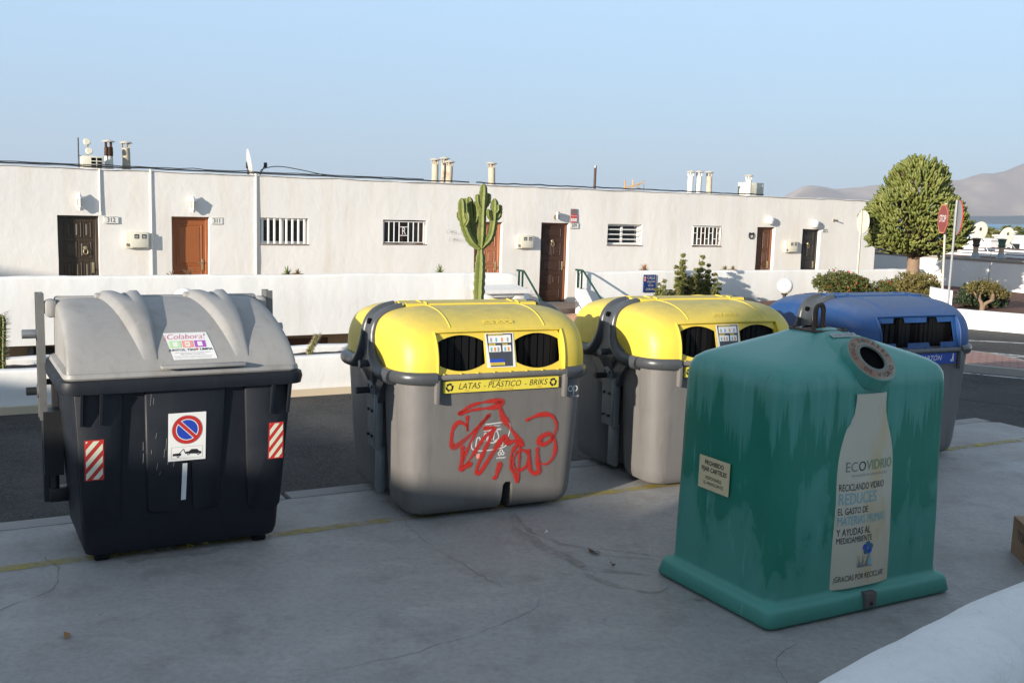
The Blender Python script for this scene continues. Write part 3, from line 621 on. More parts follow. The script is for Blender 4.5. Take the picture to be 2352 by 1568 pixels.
def dress_yellow(T, front, pan, graffiti):
    lb = decal('label_strip', rounded(-.505, .505, .985, 1.075, .004), lambda u, v, d: (u, -.728 - d, v), -.03, .004, M('yellow_label', (.70, .58, .07), .45, .05), T)
    lb.location.z = .05
    f = lambda u, v: (u, -.7325, v)
    letter('LATAS', .068, lambda u, v: f(u - .29, v + 1.032), INK, lb, sx=.95, shear=.25)
    letter('PLÁSTICO', .068, lambda u, v: f(u + .015, v + 1.034), INK, lb, sx=.95, shear=.25)
    letter('BRIKS', .068, lambda u, v: f(u + .315, v + 1.034), INK, lb, sx=.95, shear=.25)
    letter('-', .06, lambda u, v: f(u - .155, v + 1.03), INK, lb); letter('-', .06, lambda u, v: f(u + .205, v + 1.03), INK, lb)
    letter('Envases de', .02, lambda u, v: f(u - .06, v + 1.068), INK, lb, shear=.25)
    letter('Cans', .022, lambda u, v: f(u - .31, v + .998), ORNG, lb, shear=.25); letter('Plastic packaging', .022, lambda u, v: f(u + .02, v + .998), ORNG, lb, shear=.25); letter('Briks', .022, lambda u, v: f(u + .33, v + .998), ORNG, lb, shear=.25)
    for x in (-.455, .455):
        g = G(); recycle_mark(g, f, x, 1.03, .036); g.build('recycling_mark', INK, lb, recalc=False, smooth=False)
    pf = lambda u, v, d=0.0: (u, pan(u, v, 0)[1] - .002 - d, v)
    stk = decal('sticker', rounded(-.125, .125, 1.165, 1.43, .006), pf, 0, .002, TILE, T); stk.location.z = .05
    p2 = lambda u, v, d=0.0: pf(u, v, d + .0025)
    decal('print', [(-.115, 1.425), (.115, 1.425), (.10, 1.172), (-.095, 1.172)], p2, 0, .0005, M('charcoal_print', (.05, .055, .07), .5), stk)
    p3 = lambda u, v, d=0.0: pf(u, v, d + .0036)
    for x0, x1, z0, z1, mm in ((-.10, .10, 1.355, 1.415, PAPERW), (-.10, .005, 1.285, 1.335, PAPERW), (.02, .095, 1.285, 1.335, PAPERW), (-.10, .03, 1.205, 1.23, SBLUE), (-.10, .03, 1.183, 1.203, YEL), (-.10, .03, 1.41, 1.424, YEL), (-.098, -.04, 1.337, 1.349, YEL), (.022, .065, 1.337, 1.349, YEL)):
        decal('print', rounded(x0, x1, z0, z1, .004), p3, 0, .0005, mm, stk)
    p4 = lambda u, v: pf(u, v, .0047)
    letter('ENVASES DE PLÁSTICO', .014, lambda u, v: p4(u - .035, v + 1.417), INK, stk); letter('LATAS', .012, lambda u, v: p4(u - .07, v + 1.343), INK, stk); letter('BRIKS', .012, lambda u, v: p4(u + .043, v + 1.343), INK, stk)
    letter('www.lanzaroterecicla.net', .011, lambda u, v: p4(u - .035, v + 1.193), INK, stk)
    for k, (x, z) in enumerate([(-.075, 1.378), (-.03, 1.378), (.02, 1.378), (.07, 1.378), (-.078, 1.305), (-.047, 1.305), (-.018, 1.305), (.042, 1.305), (.072, 1.305)]):
        decal('print', rounded(x - .008, x + .008, z - .016, z + .016, .005), lambda u, v, d=0.0: pf(u, v, d + .0042), 0, .0004, (GINK, LBLUE, ORNG)[k % 3], stk)
    f0 = lambda u, v: front(u, v, .002)
    letter('op', .115, lambda u, v: f0(u + .655, v + 1.02), WHITEP, T, sx=.9, space=.85); letter('T C  OMNIUM', .02, lambda u, v: f0(u + .655, v + .945), WHITEP, T)
    # embossed maker's mark on the hood
    hd = lambda u, v: (u, -.60 + (v - 1.50) * .62 - .018, v)
    letter('ROS ROCA', .055, lambda u, v: hd(u, v * .7 + 1.53), YEL, T, sx=1.0, bold=.001).location.z = .035
    if graffiti:
        # stencilled print and the red spray tag on the front
        def line(pts, w_, mat, nm, d=.003, jit=0):
            g = G(); P = catmull([(p[0], p[1], 0) for p in pts], 8); n = len(P); vs = []
            for i, p in enumerate(P):
                t = (P[min(i + 1, n - 1)] - P[max(i - 1, 0)]); t = t.normalized() if t.length > 1e-6 else Vector((1, 0, 0)); q = Vector((-t.y, t.x, 0))
                ww = w_ * .5 * (1 + jit * noise.noise(p * 6 + Vector((len(pts), 0, 0))) + .3 * jit * noise.noise(p * 25))
                for s_ in (-1.9, -.62, .62, 1.9): vs.append(front(p.x + q.x * ww * s_, p.y + q.y * ww * s_, d))
            g.add(vs, [(4 * i + k, 4 * i + k + 1, 4 * i + k + 5, 4 * i + k + 4) for i in range(n - 1) for k in range(3)])
            cov = [(0, 1, 1, 0)[k] * (.75 + .4 * noise.noise(P[i] * 9)) for i in range(n) for k in range(4)]
            for e_ in (P[0], P[-1]):     # round spray ends
                g.add([front(e_.x, e_.y, d + .0001)] + [front(e_.x + w_ * rr * math.cos(k * .5236), e_.y + w_ * rr * math.sin(k * .5236), d + .0001) for rr in (.38, .72) for k in range(12)], [(0, k + 1, (k + 1) % 12 + 1) for k in range(12)] + [(k + 1, k + 13, (k + 1) % 12 + 13, (k + 1) % 12 + 1) for k in range(12)])
                cov += [1] * 13 + [0] * 12
            o_ = g.build(nm, mat, T, recalc=False, smooth=False)
            at_ = o_.data.attributes.new('cover', 'FLOAT', 'POINT'); at_.data.foreach_set('value', [float(c) for c in cov]); return o_
        TI = T.matrix_basis.inverted(); oL = TI @ Vector((0, 0, CAM_H))
        def px(a, b):        # where a point of the tag lies on the front face
            x, y = (1300 + a * .4677) / 1.7415, (1600 + b * .4677) / 1.7415
            u, v = (x - 1176) / FPX, -(y - 784) / FPX; d = TI.to_3x3() @ (_F + _right * u + _up * v)
            k = (-.685 - oL.y) / d.y; q = oL + d * k; return (q.x, q.z)
        strokes = [[(1140, 110), (1250, 40), (1400, 5), (1510, 8), (1440, 55), (1260, 80), (1150, 115)],
                   [(1210, 140), (1215, 260), (1200, 210), (1130, 190), (1085, 270), (1090, 400), (1180, 350), (1290, 240), (1400, 120), (1300, 250), (1230, 400), (1180, 520)],
                   [(1180, 400), (1170, 560), (1180, 590), (1260, 480), (1360, 320), (1450, 235), (1360, 240)], [(1450, 240), (1370, 420), (1300, 600), (1330, 620), (1420, 480), (1530, 310), (1560, 370)],
                   [(1170, 590), (1250, 545)], [(1490, 70), (1520, 150), (1620, 290), (1690, 380)], [(1560, 370), (1620, 350), (1690, 385)], [(1500, 540), (1470, 650), (1450, 670)],
                   [(1640, 380), (1600, 450), (1590, 570), (1630, 640), (1650, 700)], [(1640, 440), (1610, 520), (1640, 600), (1720, 570), (1740, 460), (1680, 420)], [(1665, 400), (1660, 560), (1655, 690)],
                   [(1740, 430), (1760, 600), (1830, 620), (1820, 500), (1815, 415)], [(1815, 540), (1900, 545), (1960, 470), (1965, 360), (1920, 290), (1850, 310), (1830, 360), (1880, 375), (1940, 320), (1975, 220), (1930, 130), (1830, 120), (1720, 165)]]
        for k, s_ in enumerate(strokes):
            line([px(*p) for p in s_], .025 if k not in (9, 10) else .016, GRAF, 'graffiti', .0035 + k * .0004, 1.1)
        for s_ in ([(1280, 260), (1270, 425), (1520, 405), (1560, 330), (1570, 195), (1370, 205)], [(1290, 400), (1300, 330), (1325, 325), (1325, 400)], [(1360, 350), (1362, 295), (1375, 280), (1385, 300), (1385, 350)], [(1395, 340), (1395, 290), (1405, 265), (1425, 290), (1425, 340)],
                   [(1440, 340), (1450, 280), (1470, 265), (1485, 320), (1450, 350)], [(1390, 345), (1430, 365), (1480, 345)], [(1500, 350), (1520, 345), (1520, 385), (1500, 388)], [(1360, 262), (1500, 245)]):
            line([px(*p) for p in s_], .0045, WHITEP, 'stencil_print', .0025)
        letter('LATAS, BRIKS', .024, lambda u, v: front(u + px(1430, 220)[0], v + px(1430, 220)[1], .002), WHITEP, T); letter('PLÁSTICO', .024, lambda u, v: front(u + px(1460, 235)[0], v + px(1430, 240)[1] - .012, .002), WHITEP, T)
        letter('urbaser', .028, lambda u, v: front(u + px(1510, 492)[0], v + px(1510, 492)[1], .002), WHITEP, T, bold=.0005)
        for dx, dz in ((0, .026), (-.014, .006), (.014, .006)):
            g = G(); cx_, cz_ = px(1510, 455); cz_ -= .008
            g.add([front(cx_ + dx + rr * math.cos(k * .3927), cz_ + dz + rr * math.sin(k * .3927), .002) for k in range(16) for rr in (.008, .016)], [(2 * k, 2 * k + 1, (2 * k + 3) % 32, (2 * k + 2) % 32) for k in range(16)])
            g.build('emblem', WHITEP, T, recalc=False, smooth=False)
        cx_, cz_ = px(1313, 480); decal('emblem', rounded(cx_ - .014, cx_ + .014, cz_ - .02, cz_ + .02, .003), front, .001, .002, SALMON, T)

BR = R(26.5)
def bin_loc(e, n): p = st(e, n); return (p.x, p.y, 0)
t_, fr_, pn_ = recycling_container('recycling_container', 'grey recycling container with yellow hoods and red graffiti on its front', 'recycling bin', (-.39, 8.81, 0), BR, YEL, 'bottles', 'side loaded recycling containers')
dress_yellow(t_, fr_, pn_, True)
t_, fr_, pn_ = recycling_container('recycling_container', 'grey recycling container with yellow hoods and no graffiti, between graffitied and blue containers', 'recycling bin', (1.65, 9.95, 0), BR, YEL, 'bottles', 'side loaded recycling containers')
dress_yellow(t_, fr_, pn_, False)
t_, fr_, pn_ = recycling_container('recycling_container', 'grey paper recycling container with blue hoods and wide letterbox opening', 'recycling bin', (3.80, 11.10, 0), BR, BLU, 'paper', 'side loaded recycling containers')
lb = decal('label_strip', rounded(-.505, .505, .965, 1.075, .004), lambda u, v, d: (u, -.728 - d, v), -.03, .004, M('blue_label', (.02, .06, .32), .45, .05), t_)
lb.location.z = .05
f = lambda u, v: (u, -.7325, v)
letter('PAPEL  -  CARTÓN', .075, lambda u, v: f(u - .02, v + 1.025), PAPERW, lb, shear=.25)
g = G(); g.add([f(.46 + .009 * math.cos(k), 1.06 + .009 * math.sin(k)) for k in range(6)], [tuple(range(6))]); g.add([f(a, b) for a, b in ((.45, 1.05), (.468, 1.05), (.472, .985), (.462, .985), (.458, 1.02), (.452, .985), (.444, .985))], [tuple(range(7))]); g.add([f(a, b) for a, b in ((.425, 1.01), (.442, 1.01), (.44, .985), (.427, .985))], [(0, 1, 2, 3)])
g.build('pictogram', PAPERW, lb, recalc=False, smooth=False)
# a long scorch mark over the blue rear hood
pts = []
for i in range(26):
    p = R(12 + 68 * i / 25); pts.append((-.50 + .03 * math.sin(i * 1.3), .115 + .832 * math.cos(p) ** .80 * .985 + .006, 1.185 + .472 * math.sin(p) ** .80 * .985 + .006))
G().tube(pts, lambda t: .004 + .016 * math.sin(math.pi * t) * (.7 + .3 * math.sin(t * 40)), 6, ry=.003, up=(0, 1, 1)).build('tear', BLACK, t_)

# ---------------------------------------------------------------- general waste container
def waste_container(loc, rz):
    T = thing('waste_container', 'black waste container with domed grey lid and no parking sign on its front', 'waste bin', loc, rz)
    prof = [(.045, .61, -.40, .40, .05), (.06, .645, -.43, .43, .07), (.11, .662, -.448, .445, .08), (.70, .70, -.505, .50, .085), (1.24, .735, -.555, .545, .08)]
    rings = [[(x, y, z) for x, y in rrect(hx, ya, yb, r, 7)] for z, hx, ya, yb, r in prof]
    G().loft(rings).build('body', BLK, T, 35)
    fy = lambda z: -(.43 + (.555 - .43) * (z - .10) / 1.14)
    hx_ = lambda z: .635 + .13 * (z - .10) / 1.07
    def panel(outl, th=.028):
        # raised panel with rounded lower corners
        g = G(); o0 = [(u, v) for u, v in outl]; cxm = sum(p[0] for p in o0) / len(o0); czm = sum(p[1] for p in o0) / len(o0)
        r0 = [(u, fy(v) + .01, v) for u, v in o0]; r1 = [(u, fy(v) - th * .75, v) for u, v in o0]; r2 = [(cxm + (u - cxm) * .955, fy(v) - th, czm + (v - czm) * .985) for u, v in o0]
        g.loft([r0, r1, r2], True, True); return g.build('raised_panel', BLK, T, 60)
    def bot(x0, x1, z, xt0, xt1, zt):     # outline: top edge wide, rounded bottom corners
        r = .045; pts = [(xt0, zt), (xt1, zt)]
        pts += [(x1 - r + r * math.cos(R(-t)), z + r - r * math.sin(R(t))) for t in range(0, 91, 18)] + [(x0 + r - r * math.sin(R(t)), z + r - r * math.cos(R(t))) for t in range(0, 91, 18)]
        return pts
    panel(bot(-.665, -.43, .27, -.72, -.415, 1.22)); panel(bot(.43, .665, .27, .385, .72, 1.22))
    pts = [(-.28, 1.22), (.26, 1.22)] + [(.225 - .04 + .04 * math.cos(R(t)), .36 - .04 * math.sin(R(t))) for t in range(0, 91, 18)] + [(.05 + .03 * (1 - math.sin(R(t))), .32 + .04 * (1 - math.cos(R(t)))) for t in range(0, 91, 30)] + [(.035, .74), (.015, .765), (-.01, .765), (-.025, .74)] + [(-.045 - .03 * (1 - math.cos(R(t))), .32 + .04 * (1 - math.sin(R(t)))) for t in range(0, 91, 30)] + [(-.215 - .04 * math.sin(R(t)), .36 - .04 * math.cos(R(t))) for t in range(0, 91, 18)]
    panel(pts)
    # rim with rolled edge
    rr = []
    for z, o in ((1.225, .0), (1.19, .05), (1.195, .07), (1.24, .08), (1.275, .073), (1.285, .045), (1.285, -.03)):
        rr.append([(x, y, z) for x, y in rrect(.73 + o, -.555 - o, .545 + o * .6, .07 + o * .5, 7)])
    G().loft(rr, False, True).build('rim', BLK, T, 40)
    for x in (-.675, -.555, .575, .695):       # gussets below the rim
        G().extr([(-.075, 1.20), (.02, 1.20), (.02, .98), (-.03, .98)], [], lambda u, v, d: (x + d, fy(v) + u - .02, v), -.008, .008).build('gusset', BLK, T)
    for sx in (-1, 1):
        for sy in (-1, 1): G().rbox((sx * .54, sy * .35, .026), (.10, .08, .052), .015).build('foot', RUBBER, T)
    # lid
    Wl, yc, Dl, zb, Hl, a = .755, .40, .985, 1.315, .415, .17
    def lid(u, p):
        cu, su = max(0, math.cos(u)) ** a, spow(math.sin(u), a)
        prof_c = max(0, math.cos(p)) ** 1.16; prof_s = math.sin(p) ** 1.14
        return Vector((Wl * su * (1 - .03 * prof_s), yc - Dl * prof_c * (.94 + .06 * cu) , zb + Hl * prof_s * (.35 + .65 * cu)))
    us = [R(-90 + 180 * i / 80) for i in range(81)]; ps = [R(90 * i / 30) for i in range(31)]
    g = G(); g.v = [lid(u, p) for p in ps for u in us]; n = len(us)
    g.f = [(j * n + i, j * n + i + 1, (j + 1) * n + i + 1, (j + 1) * n + i) for j in range(30) for i in range(n - 1)]
    L = g.build('lid', LID, T, 60)
    # end cheeks of the lid
    for sx in (-1, 1):
        pr = [(-.575 + .985, 1.31)] + [(lid(R(sx * 82), p).y, lid(R(sx * 82), p).z - .012) for p in ps]
        G().extr(pr, [], lambda u, v, d: (sx * (Wl * .972 + d), u, v), -.03, 0).build('lid_cheek', LID, L, 60)
        G().rbox((sx * .755, .37, 1.66), (.08, .12, .13), .03).build('hinge_block', LID, L)
    rl = [[(x, y, z) for x, y in rrect(Wl + o, yc - Dl - o * .9, .45, .07, 6)] for z, o in ((1.283, .012), (1.297, .022), (1.323, .016), (1.333, -.02))]
    G().loft(rl, True, True).build('lid_lip', LID, L, 40)
    G().rbox((.10, yc - Dl - .03, 1.352), (.56, .07, .022), .008).build('lid_handle', LID, L)
    G().rbox((0, .42, 1.715), (1.46, .07, .05), .02).build('hinge_bar', LID, L)
    def lsurf(x, p, off=0.0):
        cu = 1.0; v = lid(0, p); nrm = Vector((0, -math.cos(p), math.sin(p) * 1.6)).normalized()
        return Vector((x, v.y, v.z)) + nrm * off
    for xl0, xr0, xl1, xr1 in ((-.43, -.15, -.265, -.195), (.20, .485, .345, .415)):
        rings = []      # a raised wedge that narrows downwards, split by a notch at the top
        for j in range(25):
            t = j / 24; p = R(90 - 76 * t); e1 = t ** .85; xl = xl0 + (xl1 - xl0) * e1; xr = xr0 + (xr1 - xr0) * e1; h = .048 * min(1, 2.6 * (1 - t)) ** 1.2
            nd = max(0, 1 - t / .30); xm = xl + (xr - xl) * .60; nw = .075 * nd + .004; w_ = xr - xl
            prof_ = [(xl - .03, -.008), (xl - .012, h * .25), (xl + .010, h * .85), (xl + .035, h), (xm - nw, h), (xm, h * (1 - .85 * nd)), (xm + nw * .6, h), (xr - .016, h), (xr - .004, h * .85), (xr + .010, h * .2), (xr + .016, -.008)]
            rings.append([lsurf(x, p, o) for x, o in prof_])
        G().loft(rings, True, True, closed=False).build('rib', LID, L, 60)
        for dx in (.03, .22): G().rbox((xl0 + dx, .40, 1.737), (.12, .10, .045), .02).build('hinge_knuckle', LID, L)
    # stickers on the lid
    ls = lambda u, v, d=0.0: tuple(lsurf(u, R(10) + (v) * 1.55, .003 + d))      # v: metres up the lid from its lip
    def patch(x0, x1, v0, v1, mat, name, parent, d=0.0, sk=0.0):
        return G().grid(lambda a_, b_: ls(x0 + (x1 - x0) * a_ - sk * b_, v0 + (v1 - v0) * b_, d), 6, 8).build(name, mat, parent, recalc=False)
    S = patch(-.085, .205, .03, .30, PAPERW, 'sticker', L, 0, .035)
    letter('¡Colabora!', .075, lambda u, v: ls(u * .85 + .01, v + .258, .002), PINK, S, shear=.3, bold=-.0012)
    for x0, mm in ((-.083, LGREEN), (.0, SALMON), (.083, PURPLE)): patch(x0 - .012, x0 + .062, .152, .218, mm, 'print', S, .0015)
    for k, (x, z) in enumerate(((-.06, .185), (.02, .185), (.103, .185))): patch(x - .013, x + .020, z - .022, z + .022, PAPERW, 'print', S, .0022)
    patch(.012, .028, .177, .193, SALMON, 'print', S, .003)
    letter('JUNTOS, TÍAS', .029, lambda u, v: ls(u - .02, v + .128, .002), INK, S, bold=.0004); letter('+', .045, lambda u, v: ls(u + .078, v + .13, .002), RED, S, bold=.001); letter('LIMPIA', .029, lambda u, v: ls(u + .14, v + .13, .002), INK, S, bold=.0004)
    for k, tx in enumerate(('SERVICIO DE RECOGIDA GRATUITA DE RAMAS, TRASTOS', 'PREVIA CITA 928 51 16 39 Ó 900 10 19 73', 'RECUERDA QUE DEJAR CUALQUIER TIPO DE RESIDUO EN LA', 'VÍA PÚBLICA ESTÁ PROHIBIDO Y ES OBJETO DE SANCIÓN')):
        letter(tx, .0115, lambda u, v: ls(u + .045, v + .10 - k * .016 - (.004 if k > 1 else 0), .002), GINK if k != 1 else INK, S, sx=.8)
    # no parking plate
    def fp(u, v, d=0.0): return (u, fy(v) - .032 - d, v)
    P = decal('no_parking_plate', rounded(-.105, .145, .735, 1.075, .002), fp, 0, .003, WPAINT, T); P.location = (-.02, .008, -.05)
    def ringd(cx, cz, r0, r1, mat, d, a0=0, a1=360, n=40):
        g = G(); pts = [(cx + r * math.cos(R(a0 + (a1 - a0) * k / n)), cz + r * math.sin(R(a0 + (a1 - a0) * k / n))) for k in range(n + 1) for r in (r0, r1)]
        g.add([fp(u, v, d) for u, v in pts], [(2 * k, 2 * k + 1, 2 * k + 3, 2 * k + 2) for k in range(n)]); return g.build('print', mat, P, recalc=False, smooth=False)
    ringd(.02, .955, 0, .071, SBLUE, .0036); ringd(.02, .955, .076, .100, RED, .0044); ringd(.02, .955, .070, .076, PAPERW, .0042); ringd(.02, .955, .101, .103, GINK, .004)
    c45 = math.cos(R(45))
    def band(w_, mat, d): g = G(); g.add([fp(.02 + a_ * c45 + b_ * c45, .955 - a_ * c45 + b_ * c45, d) for a_, b_ in ((-.078, -w_), (.078, -w_), (.078, w_), (-.078, w_))], [(0, 1, 2, 3)]); g.build('print', mat, P, recalc=False, smooth=False)
    band(.0165, PAPERW, .0040); band(.0115, RED, .0046)
    fr = G(); fr.add([fp(u, v, .0036) for u, v in ((-.085, .835), (.125, .835), (.125, .752), (-.085, .752), (-.083, .833), (.123, .833), (.123, .754), (-.083, .754))], [(0, 1, 5, 4), (1, 2, 6, 5), (2, 3, 7, 6), (3, 0, 4, 7)]); fr.build('print', GINK, P, recalc=False, smooth=False)
    car = G()      # tow truck lifting a car
    car.add([fp(u, v, .0040) for u, v in ((-.075, .772), (-.02, .772), (-.02, .79), (-.05, .79), (-.075, .788))], [(0, 1, 2, 3, 4)])
    car.add([fp(u, v, .0040) for u, v in ((-.035, .79), (-.03, .79), (-.002, .815), (-.004, .82))], [(0, 1, 2, 3)]); car.add([fp(u, v, .0040) for u, v in ((-.004, .818), (.0, .818), (.008, .79), (.004, .79))], [(0, 1, 2, 3)])
    car.add([fp(u, v, .0040) for u, v in ((.006, .784), (.115, .776), (.116, .793), (.10, .797), (.088, .812), (.05, .814), (.033, .80), (.008, .797))], [(0, 1, 2, 3, 4, 5, 6, 7)])
    car.build('print', INK, P, recalc=False, smooth=False)
    for x, z in ((-.04, .768), (.028, .781), (.095, .777)): ringd(x, z, 0, .009, INK, .0043, n=12); ringd(x, z, 0, .004, PAPERW, .0046, n=12)
    decal('reflector_strip', [(-.028, .665), (.004, .665), (-.004, .40), (-.036, .40)], lambda u, v, d: (u, fy(v) - .031 - d, v), 0, .002, PAPERW, T)
    for k in range(14):
        x, z = random.uniform(-.30, -.05), random.uniform(.5, 1.1); ln = random.uniform(.02, .09)
        decal('scratch', [(x, z), (x + .002, z), (x + .006 + .004 * math.sin(k), z + ln), (x + .004 + .004 * math.sin(k), z + ln)], lambda u, v, d: (u, fy(v) - .0295 - d, v), 0, .001, GINK, T)
    # striped reflective corner markers
    def marker(x0, x1, z0, z1, wrap):
        def mp_(u, v, d=0.0):       # wraps round the body corner
            return (u, fy(v) - .031 - d + wrap * max(0, abs(u) - .60) ** 2 * 1.2, v)
        base = G().grid(lambda a_, b_: mp_(x0 + (x1 - x0) * a_, z0 + (z1 - z0) * b_), 6, 4).build('reflective_marker', RED, T, recalc=False)
        W_ = (x1 - x0); H_ = (z1 - z0)
        for k in range(-1, 4):
            zb_ = z0 + (k * .085); poly = [(x0 + .008, zb_), (x1 - .008, zb_ + .125), (x1 - .008, zb_ + .17), (x0 + .008, zb_ + .045)]
            def clip(P_, s, lim):
                o = []
                for i in range(len(P_)):
                    a_, b_ = P_[i], P_[(i + 1) % len(P_)]; ia, ib = s * a_[1] <= s * lim, s * b_[1] <= s * lim
                    if ia: o.append(a_)
                    if ia != ib: t = (lim - a_[1]) / (b_[1] - a_[1]); o.append((a_[0] + (b_[0] - a_[0]) * t, lim))
                return o
            poly = clip(poly, 1, z1 - .008); poly = clip(poly, -1, z0 + .008) if poly else poly
            if len(poly) > 2: G().add([mp_(u, v, .002) for u, v in poly], [tuple(range(len(poly)))]).build('stripe', CREAMR, base, recalc=False, smooth=False)
    marker(-.655, -.535, .60, .88, .35); marker(.565, .675, .64, .91, .35)
    # lifting arms: channel posts, pins, lower boxes
    for sx in (-1, 1):
        A = G().loft([[(sx * x, y, z) for x, y in ((.80, .36 + k), (.80, .50 + k), (.85, .50 + k), (.85, .48 + k), (.82, .48 + k), (.82, .38 + k), (.85, .38 + k), (.85, .36 + k))] for z, k in ((.86, -.05), (1.765, .0))], True, True).build('lift_post', M('grimy_steel', (.17, .17, .165), .6, .25, 9, .2, 40, metal=.4), T, 20)
        G().cyl((sx * .82, .43, 1.47), (sx * .945, .43, 1.47), .033).build('lifting_pin', STEEL, A)
        G().cyl((sx * .82, .40, 1.06), (sx * .93, .40, 1.06), .030).build('lifting_pin', DARKM, A)
        G().cyl((sx * .81, .40, 1.06), (sx * .86, .40, 1.06), .05).build('washer', STEEL, A)
        G().loft([[(sx * (.80 + d), y, z) for d in (-.10, .03) for y in ((.30, .48) if d < 0 else (.48, .30))] for z in (.45, .92)], True, True).build('arm_box', DARKM, T)
        G().rbox((sx * .79, .42, .40), (.08, .06, .34), .01).build('arm_leg', DARKM, T)
        G().rbox((sx * .73, .36, .30), (.14, .12, .10), .01).build('arm_bracket', DARKM, T)
        G().tube([(sx * .76, .34, .52), (sx * .76, .34, .30)], .03).build('damper', DARKM, T)
        G().rbox((sx * .78, .42, 1.12), (.12, .05, .04), .01).build('arm_link', DARKM, T)
        G().rbox((sx * .79, .44, 1.66), (.08, .05, .09), .01).build('arm_link', DARKM, T)
    G().rbox((0, .575, .85), (1.5, .03, .5), .01).build('rear_plate', DARKM, T)
    return T
waste_container((-2.465, 7.47, 0), R(29))

# ---------------------------------------------------------------- glass bank
def glass_container(loc, rz):
    T = thing('glass_container', 'faded green glass recycling bank with bottle label and lifting loops', 'bottle bank', loc, rz)
    prof = [(.012, .800, .555, .05), (.03, .812, .567, .06), (.10, .800, .555, .07), (.122, .79, .545, .07), (.135, .765, .52, .07), (.142, .745, .50, .06), (.17, .740, .494, .07), (.70, .735, .486, .075), (1.18, .732, .478, .08), (1.42, .731, .476, .085), (1.49, .724, .470, .09), (1.535, .704, .452, .10), (1.568, .665, .422, .12), (1.598, .60, .378, .14), (1.632, .50, .318, .15), (1.668, .385, .258, .14), (1.70, .275, .20, .12), (1.728, .18, .155, .08), (1.737, .15, .13, .06)]
    NP = 26
    def ring(z, hx, hy, r):
        pts = []
        for cx, cy, a0, nx in ((hx - r, hy - r, 0, -1), (-hx + r, hy - r, 90, 0), (-hx + r, -hy + r, 180, 1), (hx - r, -hy + r, 270, 0)):
            for i in range(9): a = R(a0 + 90 * i / 8); pts.append((cx + r * math.cos(a), cy + r * math.sin(a), z))
            # straight runs get points too
            c2 = {-1: (-hx + r, hy), 1: (hx - r, -hy)}.get(nx)
            if c2:
                s0 = pts[-1]
                for i in range(1, 12): t = i / 12; pts.append((s0[0] + (c2[0] - s0[0]) * t, c2[1], z))
        return pts
    rings = []
    zz = []
    for (a_, b_) in zip(prof, prof[1:]):
        k = max(1, int((b_[0] - a_[0]) / .07))
        for i in range(k): t = i / k; zz.append(tuple(a_[j] + (b_[j] - a_[j]) * t for j in range(4)))
    zz.append(prof[-1])
    for z, hx, hy, r in zz: rings.append(ring(z, hx, hy, r))
    def warp(p):
        x, y, z = p; v = Vector(p)
        q = noise.noise(v * 1.6 + Vector((4, 1, 2))) * .006 + noise.noise(v * 4 + Vector((1, 7, 2))) * .002
        k = 1 + q / max(.2, math.hypot(x, y)); return (x * k, y * k, z)
    G().loft([[warp(p) for p in r] for r in rings]).build('shell', GRN, T, 60)
    def hyz(z):
        for (a_, b_) in zip(prof, prof[1:]):
            if a_[0] <= z <= b_[0]: t = (z - a_[0]) / (b_[0] - a_[0]); return a_[2] + (b_[2] - a_[2]) * t
        return prof[-1][2]
    # raised bay on front and back: bottle shape below, throat above
    path = [(.155, .502, .31), (.45, .497, .31), (.75, .492, .30), (.98, .489, .285), (1.10, .487, .255), (1.20, .486, .21), (1.30, .485, .19), (1.41, .483, .195), (1.48, .470, .21), (1.53, .438, .225), (1.58, .388, .23), (1.635, .318, .225), (1.685, .235, .20), (1.722, .15, .165), (1.747, .07, .14)]
    P3 = catmull(path, 5)
    for side in (-1, 1):
        rings = []
        for z, y, w_ in P3:
            row = []
            for i in range(25):
                t = -1 + 2 * i / 24; h = 1 - abs(t) ** 3.2
                lift = .045 * h - .03 * (abs(t) ** 4)
                slope = max(0, min(1, (z - 1.26) / .12))
                row.append((t * w_ * 1.12, side * (y - .03 + lift * (1 - .35 * slope)), z + lift * .75 * slope - .02 * slope))
            rings.append(row)
        G().loft(rings, False, False, closed=False).build('front_bay' if side < 0 else 'rear_bay', GRN, T, 60)
    def bay_y(u, z):
        for (a_, b_) in zip(P3, P3[1:]):
            if a_[0] <= z <= b_[0] + 1e-9:
                t = (z - a_[0]) / max(1e-6, b_[0] - a_[0]); y, w_ = a_[1] + (b_[1] - a_[1]) * t, (a_[2] + (b_[2] - a_[2]) * t) * 1.12
                q = min(1, abs(u) / w_); return -(y - .03 + .045 * (1 - q ** 3.2) - .03 * q ** 4)
        return -.47
    # bottle-shaped paper label
    bw = [(.16, .272), (.5, .266), (.9, .258), (1.0, .252), (1.08, .235), (1.16, .195), (1.22, .160), (1.28, .138), (1.34, .131), (1.40, .130)]
    def bwz(z):
        for a_, b_ in zip(bw, bw[1:]):
            if a_[0] <= z <= b_[0]: t = (z - a_[0]) / (b_[0] - a_[0]); t = t * t * (3 - 2 * t); return a_[1] + (b_[1] - a_[1]) * t
        return bw[-1][1]
    def bl(u, z, d=.004): return (u, bay_y(u, z) - d, z)
    B = G().grid(lambda a_, b_: bl((2 * a_ - 1) * bwz(.16 + 1.24 * b_), .16 + 1.24 * b_), 20, 60).build('bottle_label', OLDPAPER, T, recalc=False)
    ft = lambda dx, dz: (lambda u, v: bl(u + dx, v + dz, .006))
    FADEG = M('faded_green_ink', (.20, .27, .13), .55); FADEK = M('faded_grey_ink', (.17, .18, .18), .55)
    letter('EC', .088, ft(-.195, .94), FADEK, B, 'LEFT', sx=.92); letter('O', .088, ft(-.092, .94), INK, B, 'LEFT', sx=.92); letter('VIDRIO', .088, ft(-.022, .942), FADEG, B, 'LEFT', sx=.84, bold=.0012)
    letter('ASOCIACIÓN SIN ÁNIMO DE LUCRO', .019, ft(.015, .885), GINK, B)
